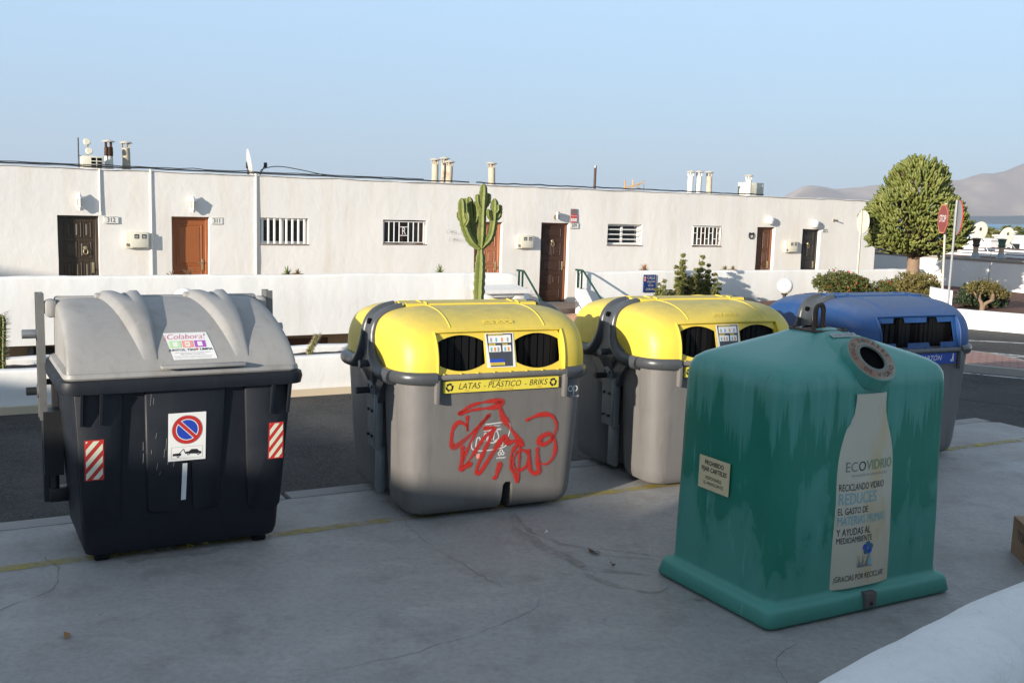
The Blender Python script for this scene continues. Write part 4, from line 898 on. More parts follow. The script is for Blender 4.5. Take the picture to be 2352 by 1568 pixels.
    for tx, sz, dz, mt_ in (('RECICLANDO VIDRIO', .062, .812, INK), ('REDUCES', .105, .737, LBLUE), ('EL GASTO DE', .060, .660, INK), ('MATERIAS PRIMAS', .082, .598, LBLUE), ('Y AYUDAS AL', .065, .525, INK), ('MEDIOAMBIENTE', .055, .472, INK)):
        letter(tx, sz, ft(-.232, dz), mt_, B, 'LEFT', sx={'RECICLANDO VIDRIO': .62, 'REDUCES': .72, 'EL GASTO DE': .68, 'MATERIAS PRIMAS': .62, 'Y AYUDAS AL': .70, 'MEDIOAMBIENTE': .70}[tx])
    letter('¡GRACIAS POR RECICLAR!', .052, ft(-.02, .225), INK, B, sx=.72)
    for k in range(5):
        a0 = R(90 + 72 * k); cx_, cz_ = .035 + .027 * math.cos(a0), .405 + .025 * math.sin(a0)
        G().add([bl(cx_ + .021 * math.cos(j * .5236), cz_ + .021 * math.sin(j * .5236), .0055) for j in range(12)], [tuple(range(12))]).build('flower_print', SBLUE if k % 2 else M('teal_ink', (.03, .12, .2), .5), B, recalc=False, smooth=False)
    gr = G()
    for k in range(14):
        x0 = -.045 + k * .0085 + (0.006 if k > 6 else 0); hgt = .05 + .07 * abs(math.sin(k * 2.1)); ln = -.02 * math.cos(k * .45)
        gr.add([bl(x0 - .005, .285, .0055), bl(x0 + .005, .285, .0055), bl(x0 + ln, .285 + hgt * .8, .0055)], [(0, 1, 2)])
    gr.build('grass_print', FADEK, B, recalc=False, smooth=False)
    G().add([bl(u, v, .0058) for u, v in ((.042, .29), (.07, .29), (.07, .33), (.06, .35), (.06, .375), (.052, .375), (.052, .35), (.042, .33))], [tuple(range(8))]).build('bottle_print', LBLUE, B, recalc=False, smooth=False)
    # throat ring with its text, shallow black cup painted in for the hole's dark inside
    c0 = Vector((.03, -.420, 1.592)); nrm = Vector((0, -math.cos(R(46)), math.sin(R(46)))); upv = Vector((0, math.sin(R(46)), math.cos(R(46))))
    rp = lambda u, v, d=0.0: tuple(c0 + Vector((u, 0, 0)) + upv * v + nrm * d)
    def disc(r0, r1, d0, d1, mat, nm, par):
        n = 48; g = G(); g.loft([[rp(r * math.cos(2 * math.pi * k / n), r * math.sin(2 * math.pi * k / n), d) for k in range(n)] for r, d in ((r1 + .012, d0), (r1, d1), (r0, d1), (r0, d0))], False, False); return g.build(nm, mat, par, 50)
    disc(.095, .175, -.06, .026, GRN, 'throat_collar', T)
    rg = disc(.108, .165, .02, .029, BROWNM, 'throat_label', T)
    disc(.092, .1005, .02, .034, M('worn_rubber', (.20, .22, .19), .7, .3, 20), 'throat_seal', T)
    G().loft([[rp(r * math.cos(2 * math.pi * k / 40), r * math.sin(2 * math.pi * k / 40), d) for k in range(40)] for r, d in ((.094, .027), (.094, .004))], False, True).build('throat', BLACK, T)
    def arc_text(tx, r, mid, span, sz, flip, mat):
        for i, ch in enumerate(tx):
            if ch == ' ': continue
            t = (i + .5) / len(tx) - .5; a_ = R(mid - span * t) if not flip else R(mid + span * t)
            rot = a_ - R(90) if not flip else a_ + R(90)
            letter(ch, sz, lambda u, v: rp(r * math.cos(a_) + u * math.cos(rot) - v * math.sin(rot), r * math.sin(a_) + u * math.sin(rot) + v * math.cos(rot), .031), mat, rg, bold=.0008)
    arc_text('SOLO ENVASES', .137, 92, 190, .042, False, M('taupe_ink', (.085, .07, .055), .55)); arc_text('DE VIDRIO', .137, 270, 120, .045, True, DKBR)
    # sticker on the side, code plate on the roof, steel corner clip, lifting plate and loops
    sd = lambda y, z, d=0.0: (-(.740 - (z - .17) * (.740 - .732) / 1.01) - .009 - d, y, z)
    s_ = decal('notice_sticker', rounded(-.15, .15, .70, .915, .003), lambda u, v, d: sd(.083 - u, v, d), 0, .003, TAN, T)
    for tx, sz, dz, mt_ in (('PROHIBIDO', .042, .875, INK), ('FIJAR CARTELES', .042, .832, INK), ('RESPONSABLE', .030, .777, INK), ('EL ANUNCIANTE', .030, .742, INK)):
        letter(tx, sz, lambda u, v: sd(.083 - u, v + dz, .0045), mt_, s_, sx=.84, bold=.0006 if sz > .04 else 0)
    def roof(u, v, d=0.0): return (u + .02, -.225 + v * .88, 1.708 + v * .42 + d) 
    cp = decal('code_plate', rounded(-.10, .12, .015, .058, .002), roof, 0, .004, M('grey_plate', (.36, .38, .37), .5), T)
    letter('LAN-1229', .042, lambda u, v: roof(u + .01, v + .037, .006), GINK, cp)
    G().rbox((.03, -.558, .082), (.10, .05, .10), .008).build('steel_clip', M('dull_steel', (.12, .115, .11), .6, .2, 12, metal=.3), T); G().cyl((.03, -.585, .06), (.03, -.59, .06), .012, n=10).build('bolt', DARKM, T)
    G().rbox((0, 0, 1.742), (.30, .24, .014), .004).build('lifting_plate', RUST, T)
    for x, y_ in ((-.032, -.022), (.032, .022)):
        pth = catmull([(x - .034, y_, 1.745), (x - .034, y_, 1.84), (x - .032, y_, 1.875), (x - .018, y_, 1.90), (x, y_, 1.907), (x + .018, y_, 1.90), (x + .032, y_, 1.875), (x + .034, y_, 1.84), (x + .034, y_, 1.745)], 4)
        L = G().tube(pth, .0095, 8).build('lifting_loop', RUST, T)
        for s2 in (-1, 1): G().cyl((x + s2 * .034, y_, 1.745), (x + s2 * .034, y_, 1.765), .017, n=8).build('nut', RUST, L)
    for x, y in ((-.13, -.09), (.13, -.09), (-.13, .09), (.13, .09)): G().cyl((x, y, 1.745), (x, y, 1.762), .012, n=6).build('bolt', RUST, T)
    # cracked corner: a few jagged splits in the plastic
    for pts in ([(-.70, -.30, .62), (-.705, -.31, .50), (-.712, -.30, .42), (-.71, -.33, .36), (-.716, -.31, .30)], [(-.71, -.33, .37), (-.70, -.40, .39), (-.66, -.455, .36), (-.62, -.472, .34)], [(-.60, -.466, .50), (-.595, -.468, .42), (-.625, -.47, .36), (-.66, -.46, .31)]):
        q = [Vector(p) + Vector(noise.noise_vector(Vector(p) * 20)) * .008 for p in catmull(pts, 5)]
        q = [Vector((v.x * 1.006, v.y * 1.006, v.z)) for v in q]
        G().tube(q, lambda t: .0035, 5).build('crack', M('torn_fibre', (.32, .26, .14), .9, .4, 30), T)
    return T
g_ = glass_container((2.02, 6.86, 0), R(29))

# ================================================================ TERRACED HOUSE
def at(x, y, Y):
    """Direction of a picture point (2352 px wide) taken out to the distance Y."""
    u, v = (x - 1176) / FPX, -(y - 784) / FPX; d = _F + _right * u + _up * v
    return Vector((0, 0, CAM_H)) + d * (Y / d.y)
RZ = HT          # local frame of the house: x along facade, -y towards the street
def hloc(s, d=0.0, z=0.0): p = hs(s, d, z); return (p.x, p.y, p.z)
HOUSE = thing('terraced_house', 'long low white rendered terrace with flat roof and wooden doors', 'building', hloc(0), RZ)
ROOF = 2.94
S0, S1 = -6.0, 26.75
doors = [(2.93, 3.71, 2.0), (5.14, 5.92, 2.02), (12.36, 13.15, 2.04), (14.28, 15.14, 2.05), (21.69, 22.40, 2.05), (23.52, 24.28, 2.02)]
wins = [(7.02, 8.12, 1.46, 2.03), (9.93, 11.05, 1.48, 2.04), (16.35, 17.50, 1.50, 2.05), (19.27, 20.34, 1.49, 2.05), (-2.2, -1.1, 1.46, 2.03)]
ops = [(a, b, 0.0, t) for a, b, t in doors] + list(wins)
def facade(ops, s0, s1, z0, z1, rev, seed):
    xs = sorted(set([s0, s1] + [v for o in ops for v in o[:2]])); zs = sorted(set([z0, z1] + [v for o in ops for v in o[2:]]))
    def fill(a, n):
        out = []
        for p, q in zip(a, a[1:]):
            k = max(1, int((q - p) / n)); out += [p + (q - p) * i / k for i in range(k)]
        return out + [a[-1]]
    xs, zs = fill(xs, .33), fill(zs, .33); g = G(); nx = len(xs)
    def pt(x, z):
        e_ = any(abs(x - o[0]) < 1e-4 or abs(x - o[1]) < 1e-4 for o in ops)
        return (x + noise.noise(Vector((x * 3, z * 3, seed))) * .010, noise.noise(Vector((x * .9, z * .9, seed))) * .022 + noise.noise(Vector((x * 2.6, z * 2.6, seed))) * .009, z + noise.noise(Vector((x * 2.2, z, seed + 5))) * .012)
    g.v = [pt(x, z) for z in zs for x in xs]
    inside = lambda x, z: any(o[0] < x < o[1] and o[2] < z < o[3] for o in ops)
    for j in range(len(zs) - 1):
        for i in range(nx - 1):
            if not inside((xs[i] + xs[i + 1]) / 2, (zs[j] + zs[j + 1]) / 2): g.f.append((j * nx + i, j * nx + i + 1, (j + 1) * nx + i + 1, (j + 1) * nx + i))
    for a, b, c, d in ops:
        ring = []
        zi = [z for z in zs if c - 1e-6 <= z <= d + 1e-6]; xi = [x for x in xs if a - 1e-6 <= x <= b + 1e-6]
        loop = [pt(a, z) for z in zi] + [pt(x, d) for x in xi[1:]] + [pt(b, z) for z in zi[::-1][1:]] + [pt(x, c) for x in xi[::-1][1:-1]]
        o = len(g.v); n = len(loop); g.v += loop + [(p[0], rev, p[2]) for p in loop]
        g.f += [(o + i, o + (i + 1) % n, o + (i + 1) % n + n, o + i + n) for i in range(n)]
    return g
g = facade(ops, S0, S1, -.02, ROOF, .20, 1.0)
# rear, sides and roof deck
g.add([(S0, 0, -3), (S1, 0, -3), (S1, 8, -3), (S0, 8, -3), (S0, .03, ROOF - .02), (S1, .03, ROOF - .02), (S1, 8, ROOF - .02), (S0, 8, ROOF - .02), (S0, .22, -3), (S1, .22, -3), (S0, .22, ROOF - .02), (S1, .22, ROOF - .02)],
      [(1, 2, 6, 5), (2, 3, 7, 6), (3, 0, 4, 7), (8, 9, 11, 10)])
wall = g.build('wall', CREAM, HOUSE, 35)
def capf(u, v):
    x = S0 - .02 + (S1 - S0 + .04) * u; a_ = math.pi * v
    return (x, .12 - .16 * math.cos(a_) + noise.noise(Vector((x * 2, 0, 1))) * .01, ROOF - .012 + .02 * math.sin(a_) + noise.noise(Vector((x * 1.2, 3, 1))) * .022 + noise.noise(Vector((x * 5, 3, 1))) * .008)
G().grid(capf, 220, 5).build('parapet_cap', CREAM, HOUSE, 60)
slab('roof', [(S0 + .2, .2), (S1 - .2, .2), (S1 - .2, 7.9), (S0 + .2, 7.9)], ROOF - .12, ROOF - .04, BITUM, HOUSE)
for a, b, h in ((-6, 12.2, .0), (12.4, 21.9, .0)):
    pts = [(a + (b - a) * i / 90, .05 + .03 * math.sin(i * .7), ROOF + .045 + .02 * noise.noise(Vector((i * .37, a, 0)))) for i in range(91)]
    G().tube(pts, .017, 6).build('roof_edge_strip', CABLE, HOUSE)
pts = [(-6 + 17 * i / 60, .10, ROOF + .07 + .035 * abs(noise.noise(Vector((i * .5, 2, 0))))) for i in range(61)]; G().tube(pts, .010, 6).build('cable', CABLE, HOUSE)
G().tube(catmull([(7.02, .02, ROOF + .03), (7.1, .05, ROOF + .14), (7.45, .08, ROOF + .21), (7.95, .08, ROOF + .16), (8.6, .06, ROOF + .05)], 8), .010, 6).build('cable', CABLE, HOUSE)

def door(a, b, top, mat, fmat, style, bottom=.0):
    wd = b - a; g = G(); fw = .06
    D = G().box(((a + b) / 2, .165, top / 2), (wd - 2 * fw, .05, top - fw)).build('door', mat, HOUSE, smooth=False)
    f = G(); f.rbox((a + fw / 2, .155, top / 2), (fw, .09, top), .008, 1); f.rbox((b - fw / 2, .155, top / 2), (fw, .09, top), .008, 1); f.rbox(((a + b) / 2, .155, top - fw / 2), (wd - 2 * fw - .002, .088, fw), .008, 1)
    f.build('door_frame', fmat, D)
    x0, x1 = a + fw, b - fw; W_ = x1 - x0; cx = (x0 + x1) / 2
    def pnl(u0, u1, z0, z1):
        xa, xb = x0 + W_ * u0, x0 + W_ * u1
        rings = []
        for ins, y in ((0, .139), (.006, .128), (.022, .128), (.03, .137), (.045, .137), (.065, .124)):
            rings.append([(xa + ins, y, z0 + ins), (xb - ins, y, z0 + ins), (xb - ins, y, z1 - ins), (xa + ins, y, z1 - ins)])
        G().loft(rings, False, True).build('door_panel', mat, D, 15)
    if style == 'nine':
        for z0, z1, cols in ((1.55, 1.88, 3), (1.14, 1.49, 2), (.73, 1.08, 3), (.12, .66, 3)):
            for k in range(cols): pnl(.08 + .84 * k / cols + .02, .08 + .84 * (k + 1) / cols - .02, z0, z1)
    elif style == 'plain': pnl(.09, .91, .98, 1.86); pnl(.09, .91, .12, .88)
    elif style == 'mixed':
        for z0, z1, cols in ((1.66, 1.93, 1), (1.20, 1.56, 2), (.80, 1.10, 1), (.46, .72, 2), (.10, .36, 1)):
            for k in range(cols): pnl(.08 + .80 * k / cols + .015, .08 + .80 * (k + 1) / cols - .015, z0, z1)
    else:
        for z0, z1 in ((1.42, 1.90), (1.0, 1.34), (.55, .92), (.1, .47)):
            for k in range(2): pnl(.08 + .42 * k + .02, .08 + .42 * (k + 1) - .02, z0, z1)
    hx = x1 - .06
    if style == 'plain':
        h = G(); h.rbox((hx, .128, 1.0), (.04, .015, .24), .006); h.cyl((hx, .12, 1.05), (hx, .085, 1.05), .010, n=8); h.cyl((hx + .01, .085, 1.05), (hx - .12, .085, 1.05), .010, n=8); h.build('door_handle', BRASS, D)
    else:
        h = G(); h.rbox((hx + .01, .128, .95), (.045, .016, .22), .006); h.cyl((hx, .12, .92), (hx, .08, .92), .02, n=10); h.build('door_handle', BRASS, D)
    if style in ('nine', 'mixed'):
        k = G(); kx = cx + (.14 if style == 'nine' else 0.0); kz = 1.35 if style == 'nine' else 1.58
        k.lathe([(.001, .02), (.03, .015), (.04, 0), (.035, -.01)], (0, 0, 0), 12, mt=Matrix.Translation((kx, .12, kz)) @ Matrix.Rotation(R(90), 4, 'X'))
        k.tube([(kx + .042 * math.sin(R(t)), .10, kz - .075 + .055 * math.cos(R(t))) for t in range(0, 361, 24)], .009, 6, cap=False); k.build('door_knocker', BRASS, D)
    return D
for (a, b, t), (mt_, fm, sty) in zip(doors, ((W_OLV, W_OLV, 'nine'), (W_OR, W_OR, 'plain'), (W_RED, W_RED, 'pairs'), (W_DARK, FRW, 'mixed'), (W_MID, FRW, 'pairs'), (W_BLK, W_BLK, 'mixed'))):
    door(a, b, t, mt_, fm, sty)

def window(a, b, c, d, style):
    W_, H_ = b - a, d - c; fm = WPAINT if style in ('vertical', 'horizontal') else W_DARK
    g = G(); fw = .055
    for cx, cz, sx, sz in ((a + fw / 2, (c + d) / 2, fw, H_), (b - fw / 2, (c + d) / 2, fw, H_), ((a + b) / 2, c + fw / 2, W_ - 2 * fw, fw), ((a + b) / 2, d - fw / 2, W_ - 2 * fw, fw), ((a + b) / 2, (c + d) / 2, fw, H_ - 2 * fw)):
        g.box((cx, .17, cz), (sx, .05, sz))
    Wd = g.build('window', fm, HOUSE, smooth=False)
    for x0, x1 in ((a + fw, (a + b) / 2 - fw / 2), ((a + b) / 2 + fw / 2, b - fw)): G().box(((x0 + x1) / 2, .185, (c + d) / 2), (x1 - x0, .008, H_ - 2 * fw)).build('pane', GLASS, Wd)
    if style in ('horizontal', 'lattice'): G().box(((a + b) / 2, .24, (c + d) / 2), (W_ * .9, .01, H_)).build('curtain', CURTAIN, Wd)
    G().box(((a + b) / 2, .085, c - .012), (W_ + .02, .19, .024)).build('sill', M('sill_tile', (.20, .14, .10), .7), Wd)
    if style == 'vertical':
        for k in range(8): x = a + .06 + (W_ - .14) * k / 7; G().rbox((x, .045, (c + d) / 2), (.045, .03, H_ - .01), .006, 1).build('bar', WPAINT, Wd)
    elif style == 'monogram':
        xs = [0, .125, .25, .375, .60, .725, .85, .975]
        for q in xs: x = a + .03 + (W_ - .07) * q; G().box((x, .03, (c + d) / 2), (.018, .018, H_ - .08)).build('bar', WPAINT, Wd)
        for z in (c + .04, d - .04): G().box(((a + b) / 2, .03, z), (W_ - .05, .02, .016)).build('bar', WPAINT, Wd)
        x0, x1 = a + .03 + (W_ - .07) * .375, a + .03 + (W_ - .07) * .60
        for z in (c + .20, c + .40): G().box(((x0 + x1) / 2, .03, z), (x1 - x0, .018, .016)).build('bar', WPAINT, Wd)
        letter('R', .25, lambda u, v: ((x0 + x1) / 2 + u, .025, c + .30 + v), WPAINT, Wd, sx=.72, name='monogram')
    elif style == 'horizontal':
        for k in range(3): z = c + H_ * (.27 + .235 * k); G().cyl((a, .04, z), (b, .04, z), .016, n=8).build('bar', WPAINT, Wd)
        for z in (c + .03, d - .02): G().box(((a + b) / 2, .13, z), (W_, .06, .04)).build('track', WPAINT, Wd)
    elif style == 'lattice':
        n = 7
        for k in range(n + 1): x = a + .02 + (W_ - .07) * k / n; G().box((x, .0, (c + d) / 2), (.02, .02, H_ - .04)).build('bar', WPAINT, Wd)
        for z in (c + .03, d - .03): G().box(((a + b) / 2 - .015, .0, z), (W_ - .04, .022, .02)).build('bar', WPAINT, Wd)
        for k in range(n):
            xa = a + .02 + (W_ - .07) * (k + .5) / n
            for z in ((c + .36,) if k % 2 == 0 else (c + .20,)): G().box((xa, .0, z), ((W_ - .07) / n - .02, .018, .018)).build('bar', WPAINT, Wd)
for w_, sty in zip(wins, ('vertical', 'monogram', 'horizontal', 'lattice', 'vertical')): window(*w_, sty)

# downpipes and conduit
for s in (4.73, 6.93): G().cyl((s, -.012, .0), (s, -.006, ROOF + .03), .030, n=10).build('downpipe', M('white_pipe', (.76, .73, .66), .6), HOUSE)
G().cyl((3.735, -.02, 2.02), (3.735, -.02, ROOF), .014, n=8).build('conduit', WPAINT, HOUSE)

# chimneys stand on the roof: pot, pillars, cap
def chimney(s, d, h, r, mat, sooty, capm=CHCAP):
    z0 = ROOF - .06; lean = .02 * math.sin(s * 7)
    n = 12; rings = []
    for t, k in ((0, 1.18), (.10, 1.08), (.25, 1.0), (.5, .98), (.66, 1.0), (.74, .93), (.80, .98)):
        rings.append([(s + lean * t + r * k * (1 + .05 * noise.noise(Vector((i, s, t * 5)))) * math.cos(2 * math.pi * i / n), d + r * k * math.sin(2 * math.pi * i / n), z0 + h * t) for i in range(n)])
    C = G().loft(rings).build('chimney', mat, HOUSE, 60)
    for i in range(4):
        a_ = R(45 + 90 * i); x, y = s + lean + r * .82 * math.cos(a_), d + r * .82 * math.sin(a_)
        G().box((x, y, z0 + h * .875), (r * .36, r * .36, h * .16)).build('pillar', SOOT if sooty else mat, C)
    if sooty: G().lathe([(r * 1.03, 0), (r * 1.06, h * .1), (r * 1.0, h * .28)], (s + lean * .6, d, z0 + h * .52), 12).build('soot_band', SOOT, C)
    G().lathe([(r * 1.55, 0), (r * 1.6, .012), (r * 1.2, .03), (r * .4, .05), (.01, .055)], (s + lean, d, z0 + h * .95), 12).build('cap', capm, C)
def chim_at(px, pytop, d, r, mat, sooty=False):
    s = None; best = None
    # walk along the roof line at depth d until the direction matches
    for k in range(-400, 2800):
        q = hs(k * .01, -d, 0); u = at(px, pytop, q.y)
        if best is None or abs(u.x - q.x) < best: best = abs(u.x - q.x); s = k * .01; top = u.z
    chimney(s, d, top - ROOF + .06, r, mat, sooty)
for a in ((250, 323, .9, .085, CHIMW, True), (290, 326, .9, .085, CHIMD), (1000, 365, .8, .085, CHIMD), (1021, 362, 1.1, .085, CHIMD), (1032, 370, .7, .085, CHIMD), (1131, 374, .7, .09, CHIMD), (1587, 393, .8, .085, CHIMW), (1606, 393, .8, .085, CHIMW), (1631, 394, .8, .085, CHIMD), (1721, 402, .8, .09, CHIMW)): chim_at(*a)
def roof_s(px, d):
    best = None
    for k in range(-400, 2800):
        q = hs(k * .01, -d, 0); u = at(px, 420, q.y)
        if best is None or abs(u.x - q.x) < best[0]: best = (abs(u.x - q.x), k * .01)
    return best[1]
def on_roof(name, label, cat, px, d, group=None):
    return thing(name, label, cat, hloc(roof_s(px, d), -d, ROOF - .04), RZ, group)
# satellite dish, aerials, air conditioners, masts
def dish(T, r, pole, tilt, az, arm=True):
    p0 = Vector((0, 0, pole)); rot = Matrix.Translation(p0) @ Matrix.Rotation(az, 4, 'Z') @ Matrix.Rotation(tilt, 4, 'X')
    rings = [[(q * r * math.cos(2 * math.pi * k / 32), q * r * 1.08 * math.sin(2 * math.pi * k / 32), .16 * r * q * q) for k in range(32)] for q in (.02, .25, .5, .75, .95, 1.0)]
    back = [[(x, y, z - .015) for x, y, z in rg] for rg in rings[::-1]]
    G().loft(rings + back, True, True, mt=rot).build('dish', M('dish_enamel', (.60, .57, .52), .5, .08), T, 60)
    G().cyl((0, 0, 0), (0, 0, pole), .022, n=8).build('pole', DARKM, T); G().rbox((0, 0, pole), (.08, .08, .14), .01).build('mount', DARKM, T)
    if arm:
        a_ = G(); a_.tube([rot @ Vector((0, -r, .1 * r)), rot @ Vector((0, -r * .7, r * .7)), rot @ Vector((0, -.1 * r, r * 1.1))], .012, 6); a_.rbox(tuple(rot @ Vector((0, -.05, r * 1.12))), (.07, .07, .12), .02); a_.build('feed_arm', DARKM, T)
dish(on_roof('satellite_dish', 'grey satellite dish seen edge-on at the roof edge above the downpipe', 'satellite dish', 570, .5), .33, .26, R(80), R(78))
T = on_roof('radio_mast', 'short mast with two white round aerials beside rooftop chimneys', 'antenna', 193, .6)
for x in (-.09, .09): G().cyl((x, 0, 0), (x, 0, .66 if x < 0 else .56), .014, n=8).build('mast', DARKM if x < 0 else DEAD, T)
for z, x in ((.58, .07), (.40, .11)): G().lathe([(.001, -.03), (.06, -.03), (.075, 0), (.06, .03), (.001, .03)], (0, 0, 0), 14, mt=Matrix.Translation((x, -.04, z)) @ Matrix.Rotation(R(75), 4, 'X')).build('aerial', IVORY, T)
G().box((0, 0, .3), (.2, .02, .015)).build('cross_bar', DARKM, T)
def aircon(T, w_, h_, win):
    G().rbox((0, 0, h_ / 2 + .03), (w_, .30, h_), .015).build('casing', IVORY, T)
    if win:
        G().box((.06, -.152, h_ / 2 + .03), (w_ * .48, .006, h_ * .75)).build('grille', BLACK, T)
        for k in range(1, 3): G().box((.06, -.157, .03 + h_ * (.125 + .25 * k)), (w_ * .48, .006, .018)).build('slat', IVORY, T)
        G().box((.06, -.158, .03 + h_ / 2), (.018, .006, h_ * .75)).build('slat', IVORY, T)
    else:
        for k in range(7): G().box((-w_ * .25, -.153, .06 + h_ * .1 * (k + 1)), (w_ * .4, .008, .012)).build('slat', M('grille_grey', (.45, .44, .38), .6), T)
        G().rbox((w_ * .40, -.155, h_ * .5), (.07, .03, h_ * .7), .01).build('service_cover', IVORY, T)
    for x in (-w_ * .35, w_ * .35): G().box((x, 0, .015), (.06, .32, .03)).build('foot', DARKM, T)
aircon(on_roof('air_conditioner', 'small air conditioner with black six-pane grille on the roof', 'air conditioner', 213, .6), .42, .27, True)
aircon(on_roof('air_conditioner', 'cream air conditioner standing behind a single white rooftop chimney', 'air conditioner', 1725, 1.3), .78, .42, False)
T = on_roof('vent_pipe', 'thin rusty vent pipe standing alone on the roof', 'pipe', 1366, .3); G().cyl((0, 0, 0), (0, 0, .60), .035, n=10).build('pipe', RUST, T); G().cyl((0, 0, .60), (0, 0, .66), .042, n=10).build('cap', STEEL, T)
T = on_roof('tv_aerial', 'orange television aerial lying low on the roof edge', 'antenna', 1455, .3)
a_ = G(); a_.cyl((-.25, 0, .10), (.30, .0, .26), .012, n=6); a_.cyl((-.02, 0, 0), (-.02, 0, .34), .014, n=6); a_.build('boom', ORA, T)
for k in range(5): G().cyl((-.25 + .09 * k, -.12, .12 + .03 * k), (-.25 + .09 * k, .12, .12 + .03 * k), .005, n=5).build('element', ORA, T)
G().tube([(.12, 0, .15), (.36, 0, .34), (.36, 0, .08), (.12, 0, .15)], .010, 6, cap=False).build('reflector', ORA, T); G().box((-.27, 0, .20), (.03, .02, .22)).build('reflector', ORA, T)

# wall lanterns
def lantern(s, z, label, taper):
    T = thing('wall_lantern', label, 'wall lamp', hloc(s, .085, z), RZ); T.scale = (.76, .76, .76)
    n = 6; r0, r1 = (.085, .085) if not taper else (.075, .10)
    hexr = lambda r, zz, k=0: [(r * math.cos(R(60 * i + 30)), r * math.sin(R(60 * i + 30)), zz) for i in range(6)]
    G().loft([hexr(r0 * .96, -.10), hexr(r1 * .96, .10)]).build('glass', LAMPG, T, 10)
    for i in range(6):
        p, q = hexr(r0, -.10)[i], hexr(r1, .10)[i]; G().cyl(p, q, .011, n=6).build('glazing_bar', WPAINT, T)
    G().loft([hexr(r1 * 1.18, .10), hexr(r1 * 1.15, .125), hexr(r1 * .65, .19), hexr(.035, .215), hexr(.02, .25), hexr(.006, .27)]).build('cap', WPAINT, T, 20)
    G().loft([hexr(.012, -.22), hexr(.035, -.19), hexr(.045, -.16), hexr(r0 * 1.08, -.125), hexr(r0 * 1.08, -.10)]).build('base', WPAINT, T, 20)
    G().box((0, .07, -.12), (.03, .08, .03)).build('arm', WPAINT, T); G().rbox((0, .098, -.10), (.09, .02, .2), .008).build('backplate', WPAINT, T)
lantern(3.34, 2.26, 'white straight-sided hexagonal wall lantern above olive-brown door 312', False)
lantern(5.56, 2.27, 'white tapered wall lantern above orange door 311', True)
T = thing('wall_lamp', 'small steel cylinder wall lamp above dark door 309', 'wall lamp', hloc(14.70, .10, 2.24), RZ)
G().lathe([(.055, -.09), (.055, .09)], n=14).build('shade', STEEL, T); G().lathe([(.058, .03), (.058, .06)], n=14).build('band', LAMPG, T); G().cyl((0, 0, -.05), (0, .12, -.05), .025).build('arm', BRASS, T); G().cyl((0, .10, -.05), (0, .125, -.05), .055).build('backplate', BRASS, T)
for s, z, lb_ in ((22.10, 2.25, 'round white bulkhead lamp above brown door next to the horseshoe plaque'), (23.95, 2.18, 'round white bulkhead lamp above black door 307')):
    T = thing('bulkhead_lamp', lb_, 'wall lamp', hloc(s, .08, z), RZ)
    G().lathe([(.11, -.06), (.12, -.02), (.115, .05), (.09, .075), (.001, .08)], n=20, mt=Matrix.Rotation(R(90), 4, 'X')).build('diffuser', GLOBE, T, 50); G().lathe([(.10, -.08), (.10, -.055)], n=20, mt=Matrix.Rotation(R(90), 4, 'X')).build('backplate', WPAINT, T)
T = thing('wall_bracket', 'broken lamp bracket sticking out of the wall right of door 307', 'bracket', hloc(24.80, .0, 2.30), RZ)
G().cyl((0, .02, 0), (.02, -.16, .0), .018, n=8).build('stub', DARKM, T); G().cyl((0, .02, 0), (0, -.012, 0), .05, n=12).build('backplate', M('old_mortar', (.50, .44, .33), .9), T)
# meter boxes
for s, z, lb_ in ((4.43, 1.52, 'ivory meter box with two windows left of the downpipe'), (13.77, 1.56, 'ivory meter box with two windows between cactus and dark door 309'), (23.02, 1.49, 'ivory meter box with two windows between brown and black doors')):
    T = thing('meter_box', lb_, 'meter box', hloc(s, .055, z), RZ, 'electricity meter boxes on the facade')
    G().rbox((0, .01, 0), (.46, .09, .33), .012).build('case', IVORY, T); G().rbox((.035, -.058, 0), (.36, .012, .29), .006).build('cover', IVORY, T)
    for x in (-.02, .13): G().box((x, -.066, .08), (.085, .008, .085)).build('window', BLACK, T); G().box((x, -.0705, .075), (.06, .004, .05)).build('dial', GINK, T)
    G().rbox((-.205, -.058, -.09), (.04, .02, .06), .006).build('padlock', BRASS, T)
# house number tiles
def number(s, z, tx, lb_, w_=.28, h_=.145):
    T = thing('house_number', lb_, 'number plate', hloc(s, .016, z), RZ)
    P = G().rbox((0, 0, 0), (w_, .012, h_), .003, 1).build('tile', TILE, T)
    f = lambda u, v: (u, -.0085, v)
    letter(tx, .13, lambda u, v: f(u, v), INK, T, sx=.85, bold=.001)
    for k in range(14):
        x = -w_ / 2 + w_ * (k + .5) / 14
        for z_ in (-h_ / 2 + .008, h_ / 2 - .008): G().box((x, -.0075, z_), (.012, .003, .008)).build('border_mark', M('ochre_glaze', (.30, .22, .10), .3) if k % 2 else INK, T)
number(3.94, 1.92, '312', 'number tile 312 beside olive-brown door'); number(6.08, 1.94, '311', 'number tile 311 beside orange door', .24)
number(12.22, 1.97, '310', 'number tile 310 partly behind the cactus', .25); number(15.27, 1.985, '309', 'number tile 309 under red alarm sign', .27); number(24.43, 1.98, '307', 'number tile 307 beside black door', .22, .09)
T = thing('alarm_sign', 'grey and red alarm company sign above number 309', 'sign', hloc(15.25, .018, 2.24), RZ)
G().rbox((0, 0, 0), (.21, .01, .35), .003, 1).build('plate', STRIP, T); G().box((0, -.007, -.065), (.205, .006, .215)).build('red_panel', RED, T)
letter('Alarma', .065, lambda u, v: (u, -.0125, v + .0), PAPERW, T); letter('Securitas Direct', .03, lambda u, v: (u, -.0075, v + .09), RED, T, shear=.3); G().box((0, -.007, .14), (.05, .006, .03)).build('logo', RED, T)
for x in (-.065, 0, .065): G().box((x, -.0115, -.105), (.048, .004, .085)).build('pictogram', PAPERW, T)
